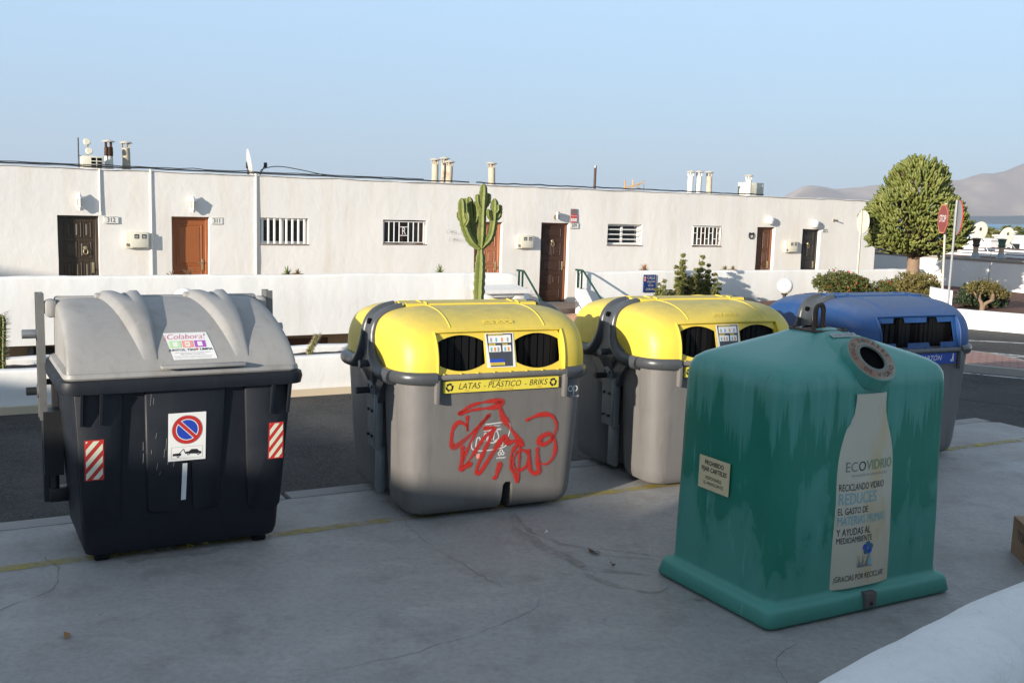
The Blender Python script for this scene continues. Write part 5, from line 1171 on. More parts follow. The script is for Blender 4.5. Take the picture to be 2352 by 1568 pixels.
T = thing('house_name', 'wrought letters Casa Emilia fixed to the white wall left of cactus', 'lettering', hloc(11.72, .04, 1.70), RZ)
for tx, dz, dx in (('Casa', .09, -.03), ('Emilia', -.09, .06)):
    letter(tx, .15, lambda u, v: (u + dx, -.02, v + dz), M('galvanised_wire', (.42, .40, .34), .5), T, shear=.3, bold=-.003)
    G().cyl((dx, .04, dz), (dx, -.02, dz), .006, n=6).build('stud', DARKM, T)
T = thing('horseshoe_plaque', 'black horseshoe plaque on the wall left of brown door', 'plaque', hloc(21.45, .02, 1.82), RZ)
G().tube([(.085 * math.sin(R(t)), 0, -.01 - .10 * math.cos(R(t))) for t in range(-140, 141, 14)], .022, 8, ry=.015).build('horseshoe', DARKM, T); G().rbox((0, 0, .03), (.13, .015, .05), .005).build('name_plate', DARKM, T)

# ================================================================ WALKWAY, PARAPETS, STEPS
WALK = slab('walkway', [hs(S0 - 10, 0), hs(S1 + .4, 0), hs(S1 + .4, 1.3), hs(S0 - 10, 1.3)], -.30, 0, M('walkway_tile', (.45, .33, .25), .8, .15)); tag(WALK, kind='structure')
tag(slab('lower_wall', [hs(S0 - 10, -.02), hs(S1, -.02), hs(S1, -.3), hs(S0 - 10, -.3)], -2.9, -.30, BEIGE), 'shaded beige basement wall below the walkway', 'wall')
lw = bpy.data.objects['lower_wall']
def low_door(px, py, wd, top, mat, fm):
    best = None
    for k in range(-600, 2600):
        q = hs(k * .01, .0, 0); u = at(px, py, q.y)
        if best is None or abs(u.x - q.x) < best[0]: best = (abs(u.x - q.x), k * .01)
    s = best[1]; P = [hs(s, .0), hs(s + wd, .0), hs(s + wd, .02), hs(s, .02)]
    slab('basement_door', P, -2.8, top, mat, lw); slab('door_jamb', [hs(s - .09, .0), hs(s - .003, .0), hs(s - .003, .03), hs(s - .09, .03)], -2.8, top, fm, lw)
low_door(655, 790, 1.0, -.66, W_MID, W_MID); low_door(77, 800, .9, -.62, W_BLK, STRIP)
def parapet(name, label, s0, s1, z0, z1, d0, d1, mat=WHITE, frame=hs, seed=0.0, rtop=.06, drop=None):
    n = max(8, int((s1 - s0) / .12)); rings = []
    for i in range(n + 1):
        s = s0 + (s1 - s0) * i / n; e_ = min(i, n - i) * (s1 - s0) / n; sh = max(0, 1 - e_ / .06) ** 2 * .04
        w1 = noise.noise(Vector((s * .8, seed, 0))) * .022 + noise.noise(Vector((s * 3, seed, 0))) * .009; zt = z1 + noise.noise(Vector((s * .5, seed, 3))) * .025 + noise.noise(Vector((s * 2.1, seed, 3))) * .011 - sh
        if drop: zt += drop((s - s0) / (s1 - s0))
        prof = [(d1 + w1, z0), (d1 + w1 * .6, (z0 + zt) / 2), (d1 + w1, zt - rtop), (d1 + w1 - rtop * .3, zt - rtop * .3), (d1 + w1 - rtop, zt), (d0 + rtop, zt), (d0 + rtop * .3, zt - rtop * .3), (d0, zt - rtop), (d0, z0)]
        rings.append([frame(s, d, z) for d, z in prof])
    return tag(G().loft(rings).build(name, mat, None, 60), label, 'wall')
parapet('parapet_wall', 'long white parapet wall in front of doors 312 to 310', S0 - 8, 12.72, -.38, .90, 1.3, 1.5, seed=1.0)
parapet('parapet_wall', 'white parapet wall carrying the blue street name tiles', 14.52, 27.3, -.9, .91, 1.3, 1.5, seed=4.0)
# side cheek and steps down from door 309
steps = thing('garden_steps', 'terracotta steps going down from door 309 between white cheeks', 'steps', hloc(13.62, 1.5, 0), RZ)
for k in range(9):
    G().rbox((0, -.15 - .30 * k, -.10 - .17 * (k + 1) / 1 + .08), (1.66, .31, .17), .01, 1).build('step', TERRA, steps); G().box((0, -.302 - .30 * k, -.10 - .17 * (k + 1) + .08), (1.6, .004, .14)).build('riser', M('riser_tile', (.42, .22, .13), .8), steps)
for sx, lbl in ((-1, 'l'), (1, 'r')):
    pr = [(0.0, -2.8), (0.0, .52), (.14, .50), (.30, .34), (.95, -.30), (1.25, -.62), (2.7, -1.5), (2.7, -2.8)]
    wob = G().extr(pr, [], lambda u, v, d: (sx * .86 + d + .03 * sx * max(0, .4 - v), -u, v), -.11, .11); wob.build('cheek_wall', WHITE, steps, 30)
def rail(s, label):
    T = thing('handrail', label, 'handrail', hloc(s, 1.5, .48), RZ)
    G().tube([(0, .14, .47), (0, -.16, .47), (0, -.24, .42), (0, -1.55, -.62)], .024, 8).build('rail', HGREEN, T)
    for y, z0, z1 in ((.04, .0, .46), (-.12, -.0, .46), (-1.50, -1.35, -.60)): G().box((0, y, (z0 + z1) / 2), (.035, .035, z1 - z0)).build('post', HGREEN, T)
    return T
rail(12.78, 'dark green handrail on the side of the steps with the stone meter cabinet'); rail(14.46, 'dark green handrail on the side of the steps facing the street name tiles')
# meter cabinet with sloping stone top beside the steps
T = thing('meter_cabinet', 'white masonry meter cabinet with overhanging slab top beside the steps', 'cabinet', hloc(11.92, 2.05, 0), RZ)
g = G()
for c_, d_ in (((-.40, 0, -.9), (.26, .45, 2.8)), ((.40, 0, -.9), (.26, .45, 2.8)), ((0, 0, -1.5), (.54, .45, 1.6)), ((0, .12, .0), (.54, .2, 1.0)), ((0, 0, .455), (.54, .45, .09))): g.rbox(c_, d_, .015)
g.build('masonry', WHITE, T); G().loft([[(-.60, -.34, z + .0), (.60, -.34, z), (.60, .30, z + .06), (-.60, .30, z + .06)] for z in (.50, .585)]).build('top_slab', WHITE, T, 20)
G().box((0, -.06, .15), (.50, .02, .50)).build('door', M('grey_cabinet_door', (.42, .41, .38), .5), T); G().box((-.2, -.08, .15), (.05, .03, .5)).build('door_frame', M('zinc_frame', (.45, .40, .28), .6), T)
# street name tiles
T = thing('street_name_sign', 'dark blue tiled street name sign on white parapet', 'street sign', hloc(16.62, 1.53, .60), RZ)
for i in range(2):
    for j in range(3): G().rbox((-.10 + .20 * i, 0, -.15 + .15 * j), (.197, .016, .147), .003, 1).build('tile', TILEB, T)
PALE = M('pale_glaze', (.58, .55, .42), .4)
for tx, sz, dz, sx in (('CALLE', .105, .145, .85), ('VOLCÁN', .075, .045, .85), ('DE LA', .075, -.05, .85), ('CORONA', .080, -.15, .9)): letter(tx, sz, lambda u, v: (u + .04, -.0095, v + dz), PALE, T, sx=sx)
G().box((-.15, -.0095, .15), (.05, .003, .06)).build('crest', SALMON, T); G().lathe([(.001, .003), (.03, .003), (.03, 0)], n=12, mt=Matrix.Translation((-.15, -.009, .085)) @ Matrix.Rotation(R(90), 4, 'X')).build('crest', SALMON, T)

# roadside planter
P_N, P_TOP = -12.87, .475
parapet('planter_wall', 'low white planter wall along the far side of the street', -30, 8.4, -.06, P_TOP, P_N - .18, P_N, frame=lambda s, d, z: st(s, d, z), seed=9.0, rtop=.03)
parapet('planter_wall', 'inner white planter wall behind the dark soil strip', -30, 8.4, -2.8, P_TOP + .03, P_N - .85, P_N - .67, frame=lambda s, d, z: st(s, d, z), seed=12.0, rtop=.03)
g = G().grid(lambda a_, b_: tuple(st(-30 + 38.3 * a_, P_N - .2 - .44 * b_, P_TOP - .045 + .03 * noise.noise(Vector((a_ * 190, b_ * 9, 0))))), 300, 6); tag(g.build('planter_soil', SOIL), kind='structure')
tag(slab('planter_base', [st(-30, P_N - .19), st(8.3, P_N - .19), st(8.3, P_N - .66), st(-30, P_N - .66)], -2.8, P_TOP - .09, SOIL), kind='structure')
slab('stone_base', [st(-30, P_N + .02), st(8.41, P_N + .02), st(8.41, P_N + .05), st(-30, P_N + .05)], -.06, .06, M('ochre_plinth', (.60, .50, .36), .9, .1, 5), bpy.data.objects['planter_wall'])

# ================================================================ GARDEN AND RIGHT SIDE
bed_pts = [st(13.8, -13.1), st(20.1, -16.3), st(20.9, -16.25), st(21.5, -15.1), st(23.5, -12.5), st(40, -12.5), st(40, -26), st(26, -26), st(27, -21.2), st(15, -20.0)]
tag(slab('garden_bed', bed_pts, -2.8, .22, RSOIL), kind='structure')
def curved_wall(name, label, pts, z0, z1, th, seed, rtop=.06, mat=WHITE):
    P = catmull([(*p, 0) for p in pts], 12); n = len(P); rings = []
    for i, p in enumerate(P):
        t = (P[min(i + 1, n - 1)] - P[max(i - 1, 0)]).normalized(); q = Vector((t.y, -t.x, 0))
        zt = z1 + noise.noise(p * .9 + Vector((seed, 0, 0))) * .02 + noise.noise(p * 4 + Vector((seed, 0, 0))) * .006; w1 = noise.noise(p * 1.3 + Vector((0, seed, 0))) * .02
        rings.append([p + q * (d + w1) + Vector((0, 0, z)) for d, z in ((th / 2, z0), (th / 2, zt - rtop * 1.2), (th / 2 - rtop * .12, zt - rtop * .6), (th / 2 - rtop * .4, zt - rtop * .18), (th / 2 - rtop, zt), (-th / 2 + rtop, zt), (-th / 2 + rtop * .4, zt - rtop * .18), (-th / 2 + rtop * .12, zt - rtop * .6), (-th / 2, zt - rtop * 1.2), (-th / 2, z0))])
    return tag(G().loft(rings).build(name, mat, None, 60), label, 'wall')
curved_wall('bed_wall', 'low white garden wall along the road beside the signposts', [(10.0, 24.3), (10.55, 24.0), (11.6, 23.3), (13.5, 21.8), (17, 20)], -.08, .40, .22, 2.0)
tag(curved_wall('bed_wall', 'low white garden wall hidden behind the containers', [tuple(st(13.6, -13.1))[:2], tuple(st(16.5, -14.6))[:2], tuple(st(19.6, -16.2))[:2]], -.08, .34, .2, 5.0))
T = thing('gate_post', 'white square post with exposed brick side next to the road signs', 'post', (10.05, 24.55, 0), R(-20))
G().loft([[(x, y, z + (.06 * (.5 - x / .5) if z > .5 else 0)) for x, y in rrect(.25, -.16, .16, .03, 3)] for z in (-.05, .40, .80)]).build('post', WHITE, T, 40)
for k in range(5): G().rbox((-.275, -.03 + .02 * (k % 2), .08 + k * .075), (.02, .16, .06), .006, 1).build('brick', M('broken_brick', (.30, .15, .09), .9, .3, 20, .6, 40), T)

# globe lamps
def globe(px, py, Y, label, zb):
    p = at(px, py, Y); T = thing('globe_lamp', label, 'garden lamp', (p.x, p.y, zb), 0, 'white globe garden lamps'); h = p.z - zb
    G().lathe([(.20 * math.sin(R(t)), -.20 * math.cos(R(t))) for t in [14] + list(range(20, 176, 8)) + [179]], (0, 0, h), 28).build('globe', GLOBE, T, 60)
    G().lathe([(.075, -.225), (.08, -.19), (.06, -.185)], (0, 0, h), 16).build('collar', DARKM, T); G().lathe([(.09, 0), (.06, .05), (.045, .08), (.045, h - .22)], n=12).build('post', DARKM, T)
globe(1803, 657, 26.5, 'white globe garden lamp beside the blue container and red-flowered bush', .22); globe(425, 690, 16.8, 'white globe garden lamp mostly hidden behind the waste container lid', -2.8)

# cacti ------------------------------------------------------------------
def column(g, pts, r, ribs=5, n=40, seed=0.0, wave=.16):
    P = catmull(pts, max(3, int(n / len(pts)))); N = len(P); up = Vector((1, .2, 0)); rings = []
    L = sum((P[i + 1] - P[i]).length for i in range(N - 1)); acc = 0
    for i, p in enumerate(P):
        if i: acc += (P[i] - P[i - 1]).length
        t = (P[min(i + 1, N - 1)] - P[max(i - 1, 0)]).normalized(); up = (up - t * up.dot(t)).normalized(); b = t.cross(up)
        tt = acc / L; rad = r * (min(1, .55 + 2.2 * tt) if seed else 1) * (1 if tt < .86 else math.sqrt(max(.02, 1 - ((tt - .86) / .145) ** 2)))
        w_ = 1 + wave * math.sin(acc * 2 * math.pi / (r * 1.15) + seed) * .5
        rings.append([p + (up * math.cos(a) + b * math.sin(a)) * rr for k in range(ribs * 4) for a, rr in ((2 * math.pi * k / (ribs * 4), rad * (w_ if k % 4 == 0 else (.72 if k % 4 in (1, 3) else .50))),)])
    g.loft(rings)
def loc_pts(lst, Y, o): return [tuple(at(x, y, Y + dy) - o) for x, y, dy in lst]
Yc = 19.6; base = at(1100, 680, Yc); o = Vector((base.x, base.y, -2.8))
CT = thing('candelabra_cactus', 'tall candelabra cactus with upright arms in front of white houses', 'cactus', tuple(o))
stems = [([(1100, 1010, 0), (1100, 800, 0), (1099, 690, 0), (1102, 620, 0), (1104, 568, 0)], .118, 1.0), ([(1104, 575, 0), (1106, 520, 0), (1108, 470, 0), (1111, 422, 0)], .12, .7),
         ([(1102, 572, -.02), (1083, 556, -.05), (1069, 528, -.08), (1062, 495, -.1), (1060, 455, -.1)], .12, .3), ([(1100, 570, .1), (1086, 545, .14), (1082, 505, .16), (1077, 452, .18)], .12, .4), ([(1106, 570, 0), (1125, 545, .05), (1133, 510, .05), (1136, 456, .05)], .12, .5),
         ([(1084, 520, .1), (1094, 500, .15), (1092, 462, .15)], .09, .6), ([(1134, 505, .05), (1146, 495, .08), (1148, 470, .08)], .075, .9), ([(1130, 505, 0), (1122, 495, -.05), (1121, 480, -.05)], .06, .9), ([(1108, 480, 0), (1098, 468, -.05), (1096, 446, -.05)], .075, .8), ([(1110, 480, .05), (1121, 462, .08), (1122, 444, .1)], .075, .2),
         ([(1062, 510, -.1), (1054, 500, -.12), (1053, 486, -.12)], .06, .4), ([(1066, 520, -.15), (1074, 505, -.2), (1073, 488, -.2)], .06, .5), ([(1078, 480, .2), (1070, 470, .25), (1069, 455, .25)], .07, .5), ([(1136, 490, 0), (1143, 482, 0), (1143, 470, 0)], .055, .5)]
for k, (pts, r, sd) in enumerate(stems):
    g = G(); column(g, loc_pts(pts, Yc, o), r * (.95 if k == 0 else .70), 5, 44, sd + k, .22 if k == 0 else .13); g.build('trunk' if k == 0 else 'arm', CACT, CT, 25)
def spiny(px, py0, py1, Y, zb, label, r, bend=0, name='columnar_cactus'):
    p = at(px, py1, Y); q = at(px + bend, py0, Y); o = Vector((p.x, p.y, zb)); T = thing(name, label, 'cactus', tuple(o))
    dx = q.x - p.x; H = q.z - zb; g = G(); pts = [(0, 0, 0), (0.0, 0, H * .25), (dx * .35, 0, H * .5), (dx * .75, 0, H * .75), (dx, 0, H)]; column(g, pts, r, 8, 30, .0, .1); g.build('stem', CACT, T, 25)
    s = G(); P = catmull(pts, 12); random.seed(int(px))
    for pp in P[2:]:
        for k in range(7):
            a_ = random.uniform(0, 6.28); d = Vector((math.cos(a_), math.sin(a_), random.uniform(-.2, .6))).normalized(); b_ = pp + d * r * .8; s.tube([b_, b_ + d * r * 1.3], lambda t: .0035 * (1.1 - t), 3)
    s.build('spines', M('cactus_spine', (.30, .24, .17), .7), T, smooth=False)
Yp = st(1.6, P_N - .42); 
def on_planter(px): 
    best = None
    for k in range(-800, 900):
        q = st(k * .01, P_N - .42); u = at(px, 830, q.y)
        if best is None or abs(u.x - q.x) < best[0]: best = (abs(u.x - q.x), q.y)
    return best[1]
spiny(2, 722, 855, on_planter(2), P_TOP - .06, 'yellow-green spiny column cactus growing in the planter strip', .058)
spiny(712, 768, 815, on_planter(712), P_TOP - .06, 'small crooked spiny cactus growing in the planter strip between containers', .032, 18)

# rosettes and dry plants on the walkway side of the parapet
def aloe(px, py, label, r, h, n, mat, name='aloe', s_off=1.15, zt=.62):
    best = None
    for k in range(-400, 2700):
        q = hs(k * .01, s_off, 0); u = at(px, py, q.y)
        if best is None or abs(u.x - q.x) < best[0]: best = (abs(u.x - q.x), k * .01, u.z)
    T = thing(name, label, 'plant', hloc(best[1], s_off, 0), RZ); zc = best[2] - h
    G().lathe([(.09, 0), (.12, .1), (.14, max(.15, zc - .02)), (.12, max(.15, zc - .02)), (.10, max(.14, zc - .05))], n=14).build('pot', M('clay_pot', (.35, .17, .09), .9), T)
    g = G(); random.seed(int(px))
    for k in range(n):
        a_ = 2.4 * k; el = R(25 + 60 * k / n); d = Vector((math.cos(a_) * math.cos(el), math.sin(a_) * math.cos(el), math.sin(el))); side = Vector((-math.sin(a_), math.cos(a_), 0)); ln = r * random.uniform(.8, 1.15)
        P = [Vector((0, 0, zc - .04)) + d * ln * t + Vector((0, 0, -.25 * ln * t * t if el < 1 else 0)) for t in (0, .35, .7, 1)]
        vs = []
        for t, p in zip((0, .35, .7, 1), P): w_ = .022 * (1 - t) ** .7 + .001; vs += [p - side * w_, p + Vector((0, 0, -.008 * (1 - t))), p + side * w_]
        g.add(vs, [(3 * i, 3 * i + 1, 3 * i + 4, 3 * i + 3) for i in range(3)] + [(3 * i + 1, 3 * i + 2, 3 * i + 5, 3 * i + 4) for i in range(3)])
    g.build('leaves', mat, T, recalc=False)
    return T
aloe(660, 617, 'small green aloe peeping over the parapet under the white-barred window', .20, .10, 18, ALOE); aloe(683, 618, 'pale rosette succulent beside the aloe under the white-barred window', .14, .08, 22, DRYB)
aloe(1011, 612, 'green aloe peeping over the parapet left of the cactus', .24, .14, 24, ALOE); aloe(1480, 613, 'reddish dry succulent above the street name tiles', .20, .06, 26, DEAD); aloe(1665, 614, 'brownish succulent on the parapet right of the tall shrub', .16, .05, 24, DRYB); aloe(1683, 613, 'yellowish tuft of succulent above parapet below lattice window', .14, .05, 22, DRYB)
def dry(px, py, label, h, n):
    best = None
    for k in range(-400, 2700):
        q = hs(k * .01, 1.1, 0); u = at(px, py, q.y)
        if best is None or abs(u.x - q.x) < best[0]: best = (abs(u.x - q.x), k * .01, u.z)
    T = thing('dry_plant', label, 'plant', hloc(best[1], 1.1, 0), RZ); g = G(); random.seed(int(px)); H = best[2]
    g.tube([(0, 0, 0), (0, 0, H - h)], .02, 6)
    for k in range(n):
        a_ = random.uniform(0, 6.28); p = Vector((0, 0, H - h)); P = [p.copy()]
        d = Vector((math.cos(a_) * .8, math.sin(a_) * .8, .7))
        for j in range(5): d = (d + Vector((random.uniform(-.7, .7), random.uniform(-.7, .7), random.uniform(-.4, .5)))).normalized(); p = p + d * h * .32; p.z = min(p.z, H + .02); P.append(p.copy())
        g.tube(P, .007, 4)
    g.build('stems', TWIG, T)
dry(395, 624, 'bare curly dry stems in front of orange door, left side', .10, 9); dry(437, 620, 'dry flower heads in front of the orange door', .12, 10)

# leafy plants -----------------------------------------------------------
def leaf_cloud(g, pts, size, flat=.5):
    for p in pts:
        s = size * random.uniform(.6, 1.25); n = Vector((random.uniform(-1, 1), random.uniform(-1, 1), random.uniform(-.3, 1))).normalized(); a = n.orthogonal().normalized(); a = (a * math.cos(random.uniform(0, 6.28)) + n.cross(a) * math.sin(random.uniform(0, 6.28))).normalized(); b = n.cross(a) * flat
        g.add([p - a * s, p + b * s, p + a * s * 1.1 + n * s * .3, p - b * s], [(0, 1, 2, 3)])
def bush(px, pytop, Y, zb, w_, label, mat, nleaf, lsize, flowers=0, name='flowering_bush', seed=1, lob=5, cat='bush', depth=None, trunk=True):
    q = at(px, pytop, Y); H = q.z - zb; T = thing(name, label, cat, (q.x, q.y, zb)); random.seed(seed); g = G()
    cents = [(Vector((random.uniform(-.32, .32) * w_, random.uniform(-.3, .3) * (depth or w_), H * random.uniform(.42, .70))), random.uniform(.26, .40) * w_) for _ in range(lob)] + [(Vector((0, 0, H * .58)), .42 * w_)]
    tips = []
    def pick():
        c, r = random.choice(cents); d = Vector((random.gauss(0, 1), random.gauss(0, 1), random.gauss(0, 1))).normalized(); rr = r * random.uniform(.55, 1.03) ** .6
        p = c + Vector((d.x * rr, d.y * rr, d.z * rr * min(1, H * .9 / w_)))
        if p.z > H: p.z = H - random.uniform(0, .12)
        return Vector((p.x, p.y, max(.03, p.z)))
    pts = []
    for k in range(int(nleaf / 9)):
        c = pick(); d = Vector((random.uniform(-1, 1), random.uniform(-1, 1), random.uniform(.1, 1.2))).normalized()
        for j in range(9): pts.append(c + d * lsize * 2.6 * (j / 9 - .3) + Vector((random.gauss(0, 1), random.gauss(0, 1), random.gauss(0, 1))) * lsize * .8)
        tips.append((c, d))
    leaf_cloud(g, pts, lsize); g.build('foliage', mat, T, recalc=False, smooth=False)
    if trunk:
        b = G()
        for k in range(22): c, d = random.choice(tips); P = catmull([(random.uniform(-.05, .05), random.uniform(-.05, .05), 0), tuple(Vector((c.x * .35, c.y * .35, c.z * .55))), tuple(c)], 4); b.tube(P, lambda t: .016 * (1.15 - t), 5)
        b.build('branches', TWIG, T)
    if flowers:
        f = G()
        for k in range(flowers): c, d = random.choice(tips); leaf_cloud(f, [c + d * lsize * 2 + Vector((random.gauss(0, .01), random.gauss(0, .01), random.gauss(0, .01))) for _ in range(5)], .022)
        f.build('flowers', FLOW, T, recalc=False, smooth=False)
    return T
bush(1930, 622, 27.2, .20, 1.55, 'wide bush with small red flowers at the foot of the parapet', BUSH, 9000, .035, 170, seed=2)
bush(2048, 641, 27.2, .20, .95, 'small red-flowered bush left of the tree trunk', BUSH, 4500, .033, 80, seed=5)
bush(2118, 620, 26.6, .20, 1.15, 'rounded olive-brown jade bush at the tree trunk', DRYB, 6500, .030, 0, 'jade_bush', seed=9)
bush(2025, 660, 28.0, .20, .7, 'grey-green low tuft behind the red-flowered bush', SHRUBM, 1500, .03, 0, 'low_shrub', seed=19)
# spiky upright shrubs: leading shoots with short side twigs
def spire_shrub(px_list, Y, zb, label, mat, name, seed, fuzz, lsize, extra=0):
    x0, y0, _ = px_list[0]; q = at(x0, y0, Y); T = thing(name, label, 'shrub', (q.x, q.y, zb)); o = Vector((q.x, q.y, zb)); random.seed(seed); g = G(); b = G()
    px_list = list(px_list)
    for _ in range(extra):
        r_ = random.choice(px_list[:8]); px_list.append((r_[0] + random.uniform(-16, 16), r_[1] + random.uniform(12, 50), r_[2] + random.uniform(-6, 6)))
    for px, py, basepx in px_list:
        tip = at(px, py, Y + random.uniform(-.4, .4)) - o; bs = at(basepx, 700, Y) - o; root = Vector((bs.x, random.uniform(-.15, .15), 0))
        P = catmull([tuple(root), tuple(root.lerp(tip, .5) + Vector((random.uniform(-.04, .04), 0, .05))), tuple(tip)], 12); b.tube(P, lambda t: .022 * (1.08 - t), 5)
        L = (tip - root).length; n = int(L * fuzz)
        for k in range(n):
            t = .12 + .86 * k / n; p = P[min(len(P) - 1, int(t * len(P)))]; a_ = random.uniform(0, 6.28); ln = .34 * (1.03 - t) ** .8 * random.uniform(.5, 1.1) + .03
            d = Vector((math.cos(a_), math.sin(a_), random.uniform(.25, .95))).normalized(); e_ = p + d * ln; b.tube([p, e_], lambda t: .006 * (1.1 - t), 3)
            leaf_cloud(g, [p.lerp(e_, random.uniform(.2, 1.05)) + Vector((random.gauss(0, 1), random.gauss(0, 1), random.gauss(0, 1))) * .018 for _ in range(int(ln * 90) + 3)], lsize)
    g.build('foliage', mat, T, recalc=False, smooth=False); b.build('branches', TWIG, T, smooth=False)
spire_shrub([(1614, 592, 1600), (1569, 588, 1590), (1641, 632, 1612), (1550, 648, 1585), (1600, 622, 1600), (1628, 612, 1606), (1585, 640, 1596), (1560, 665, 1590), (1640, 660, 1612), (1615, 650, 1604)], 26.7, -2.8, 'tall spiky green shrub in front of the white parapet', SHRUBM, 'spiky_shrub', 4, 95, .036, 16)
spire_shrub([(1525, 648, 1518), (1512, 655, 1514), (1520, 668, 1516)], 26.4, -2.8, 'small twiggy shrub left of the tall spiky shrub', SHRUBM, 'twiggy_shrub', 8, 80, .034, 3)
spire_shrub([(2236, 652, 2236), (2218, 655, 2226), (2268, 654, 2262), (2290, 660, 2272), (2304, 668, 2280), (2250, 668, 2246), (2212, 672, 2222), (2280, 678, 2268), (2312, 680, 2284)], 27.0, .22, 'dark green conifer-like shrub in front of the shaded white wall', FIR, 'dark_shrub', 6, 90, .036, 12)
# small gnarled jade tree
q = at(2255, 710, 26.0); T = thing('jade_tree', 'small gnarled jade tree with pale forked trunk on red soil', 'tree', (q.x, q.y, .22)); random.seed(12)
b = G(); g = G()
for P in ([(0, 0, 0), (-.02, 0, .18), (-.16, 0, .36), (-.26, .02, .52)], [(0, 0, .02), (.06, 0, .16), (.24, 0, .28), (.38, .05, .42)], [(-.1, 0, .30), (-.05, .1, .45), (.02, .1, .56)], [(.24, 0, .28), (.2, -.1, .42), (.16, -.1, .55)]): b.tube(catmull(P, 6), lambda t: .05 * (1.15 - t * .75), 8)
b.build('trunk', BARK, T)
for c, r in (((-.26, 0, .56), .22), ((.40, 0, .46), .22), ((.05, .1, .62), .22), ((.18, -.1, .60), .20), ((-.05, 0, .60), .2)):
    leaf_cloud(g, [Vector(c) + Vector((random.gauss(0, .5), random.gauss(0, .5), random.gauss(0, .3))) * r for _ in range(420)], .032)
g.build('crown', DRYB, T, recalc=False, smooth=False)

# the clipped euphorbia tree --------------------------------------------
Yt = 28.6; q = at(2092, 640, Yt); TT = thing('euphorbia_tree', 'large rounded euphorbia tree with dense finger-like green stems', 'tree', (q.x, q.y, .2)); o = Vector((q.x, q.y, .2))
outl = [(2088, 366, 2.0), (2130, 385, 40), (2160, 400, 62), (2190, 440, 95), (2205, 480, 112), (2218, 530, 122), (2212, 570, 112), (2190, 600, 80)]
def crown_r(z):     # radius of the crown by height above its base, metres
    prof = [(1.42, .35), (1.54, .85), (1.72, 1.22), (2.02, 1.43), (2.35, 1.46), (2.7, 1.34), (3.0, 1.12), (3.25, .90), (3.45, .80), (3.7, .72), (3.95, .55), (4.12, .34), (4.24, .10)]
    for a, b in zip(prof, prof[1:]):
        if a[0] <= z <= b[0]: t = (z - a[0]) / (b[0] - a[0]); return a[1] + (b[1] - a[1]) * t
    return .05
top = at(2092, 366, Yt).z - .2; kz = top / 4.24
random.seed(21); g = G(); nb = 0
fing = []
while nb < 3300:
    z = random.uniform(1.44, 4.22); a = random.uniform(0, 2 * math.pi); R_ = crown_r(z)
    if random.random() > (R_ + .25) / 1.7: continue
    lump = 1 + .30 * noise.noise(Vector((math.cos(a) * 1.5, math.sin(a) * 1.5, z * 1.3)) * 1.3) + .10 * noise.noise(Vector((math.cos(a) * 4, math.sin(a) * 4, z * 3)))
    if noise.noise(Vector((math.cos(a) * R_ * 2.2, math.sin(a) * R_ * 2.2, z * 2.2))) < -.30 and random.random() < .8: continue
    rr = .93 * R_ * lump * random.uniform(.72, 1.02) ** .5
    p = Vector((math.cos(a) * rr, math.sin(a) * rr, z * kz)); out = Vector((math.cos(a), math.sin(a), 0)); nz = (z - 2.4) * .55
    d = (out * 1.0 + Vector((0, 0, nz)) + Vector((random.gauss(0, .45), random.gauss(0, .45), random.gauss(0, .4)))).normalized()
    ln = random.uniform(.08, .22); r = random.uniform(.024, .042); bend = Vector((0, 0, random.uniform(.3, 1.4)))
    d2 = (d + bend).normalized(); P = [p - d * .10, p + d * ln * .45, p + d * ln * .45 + d2 * ln * .55, p + d * ln * .45 + d2 * ln * .68]
    s_ = d.orthogonal().normalized(); t_ = d.cross(s_); vs = []
    for pp, rad in zip(P, (r * .8, r * 1.05, r, r * .35)):
        for k in range(3): aa = 2.094 * k + a; vs.append(pp + (s_ * math.cos(aa) + t_ * math.sin(aa)) * rad)
    g.add(vs, [(3 * i + k, 3 * i + (k + 1) % 3, 3 * i + 3 + (k + 1) % 3, 3 * i + 3 + k) for i in range(3) for k in range(3)] + [(9, 10, 11)]); nb += 1
g.build('crown', EUPH, TT, ang=180, recalc=False)
b = G()
for k in range(70):
    z = random.uniform(1.6, 3.9); a = random.uniform(0, 6.28); rr = crown_r(z) * .85; e_ = Vector((math.cos(a) * rr, math.sin(a) * rr, z * kz))
    b.tube(catmull([(0, 0, random.uniform(1.1, 2.2) * kz), tuple(Vector((e_.x * .4, e_.y * .4, e_.z * .85))), tuple(e_)], 5), lambda t: .045 * (1.1 - t * .7), 5)
b.build('branches', TWIG, TT)
rings = []
for i in range(15):
    t = i / 14; z = 1.75 * kz * t; r = (.20 - .05 * t + .10 * max(0, .15 - t) / .15) ; cx_ = .10 * math.sin(t * 3) * .4
    rings.append([(cx_ + r * (1 + .16 * noise.noise(Vector((math.cos(k * .45) * 1.6, math.sin(k * .45) * 1.6, t * 2)))) * math.cos(k * 2 * math.pi / 14), r * math.sin(k * 2 * math.pi / 14), z) for k in range(14)])
G().loft(rings).build('trunk', BARK, TT, 60)

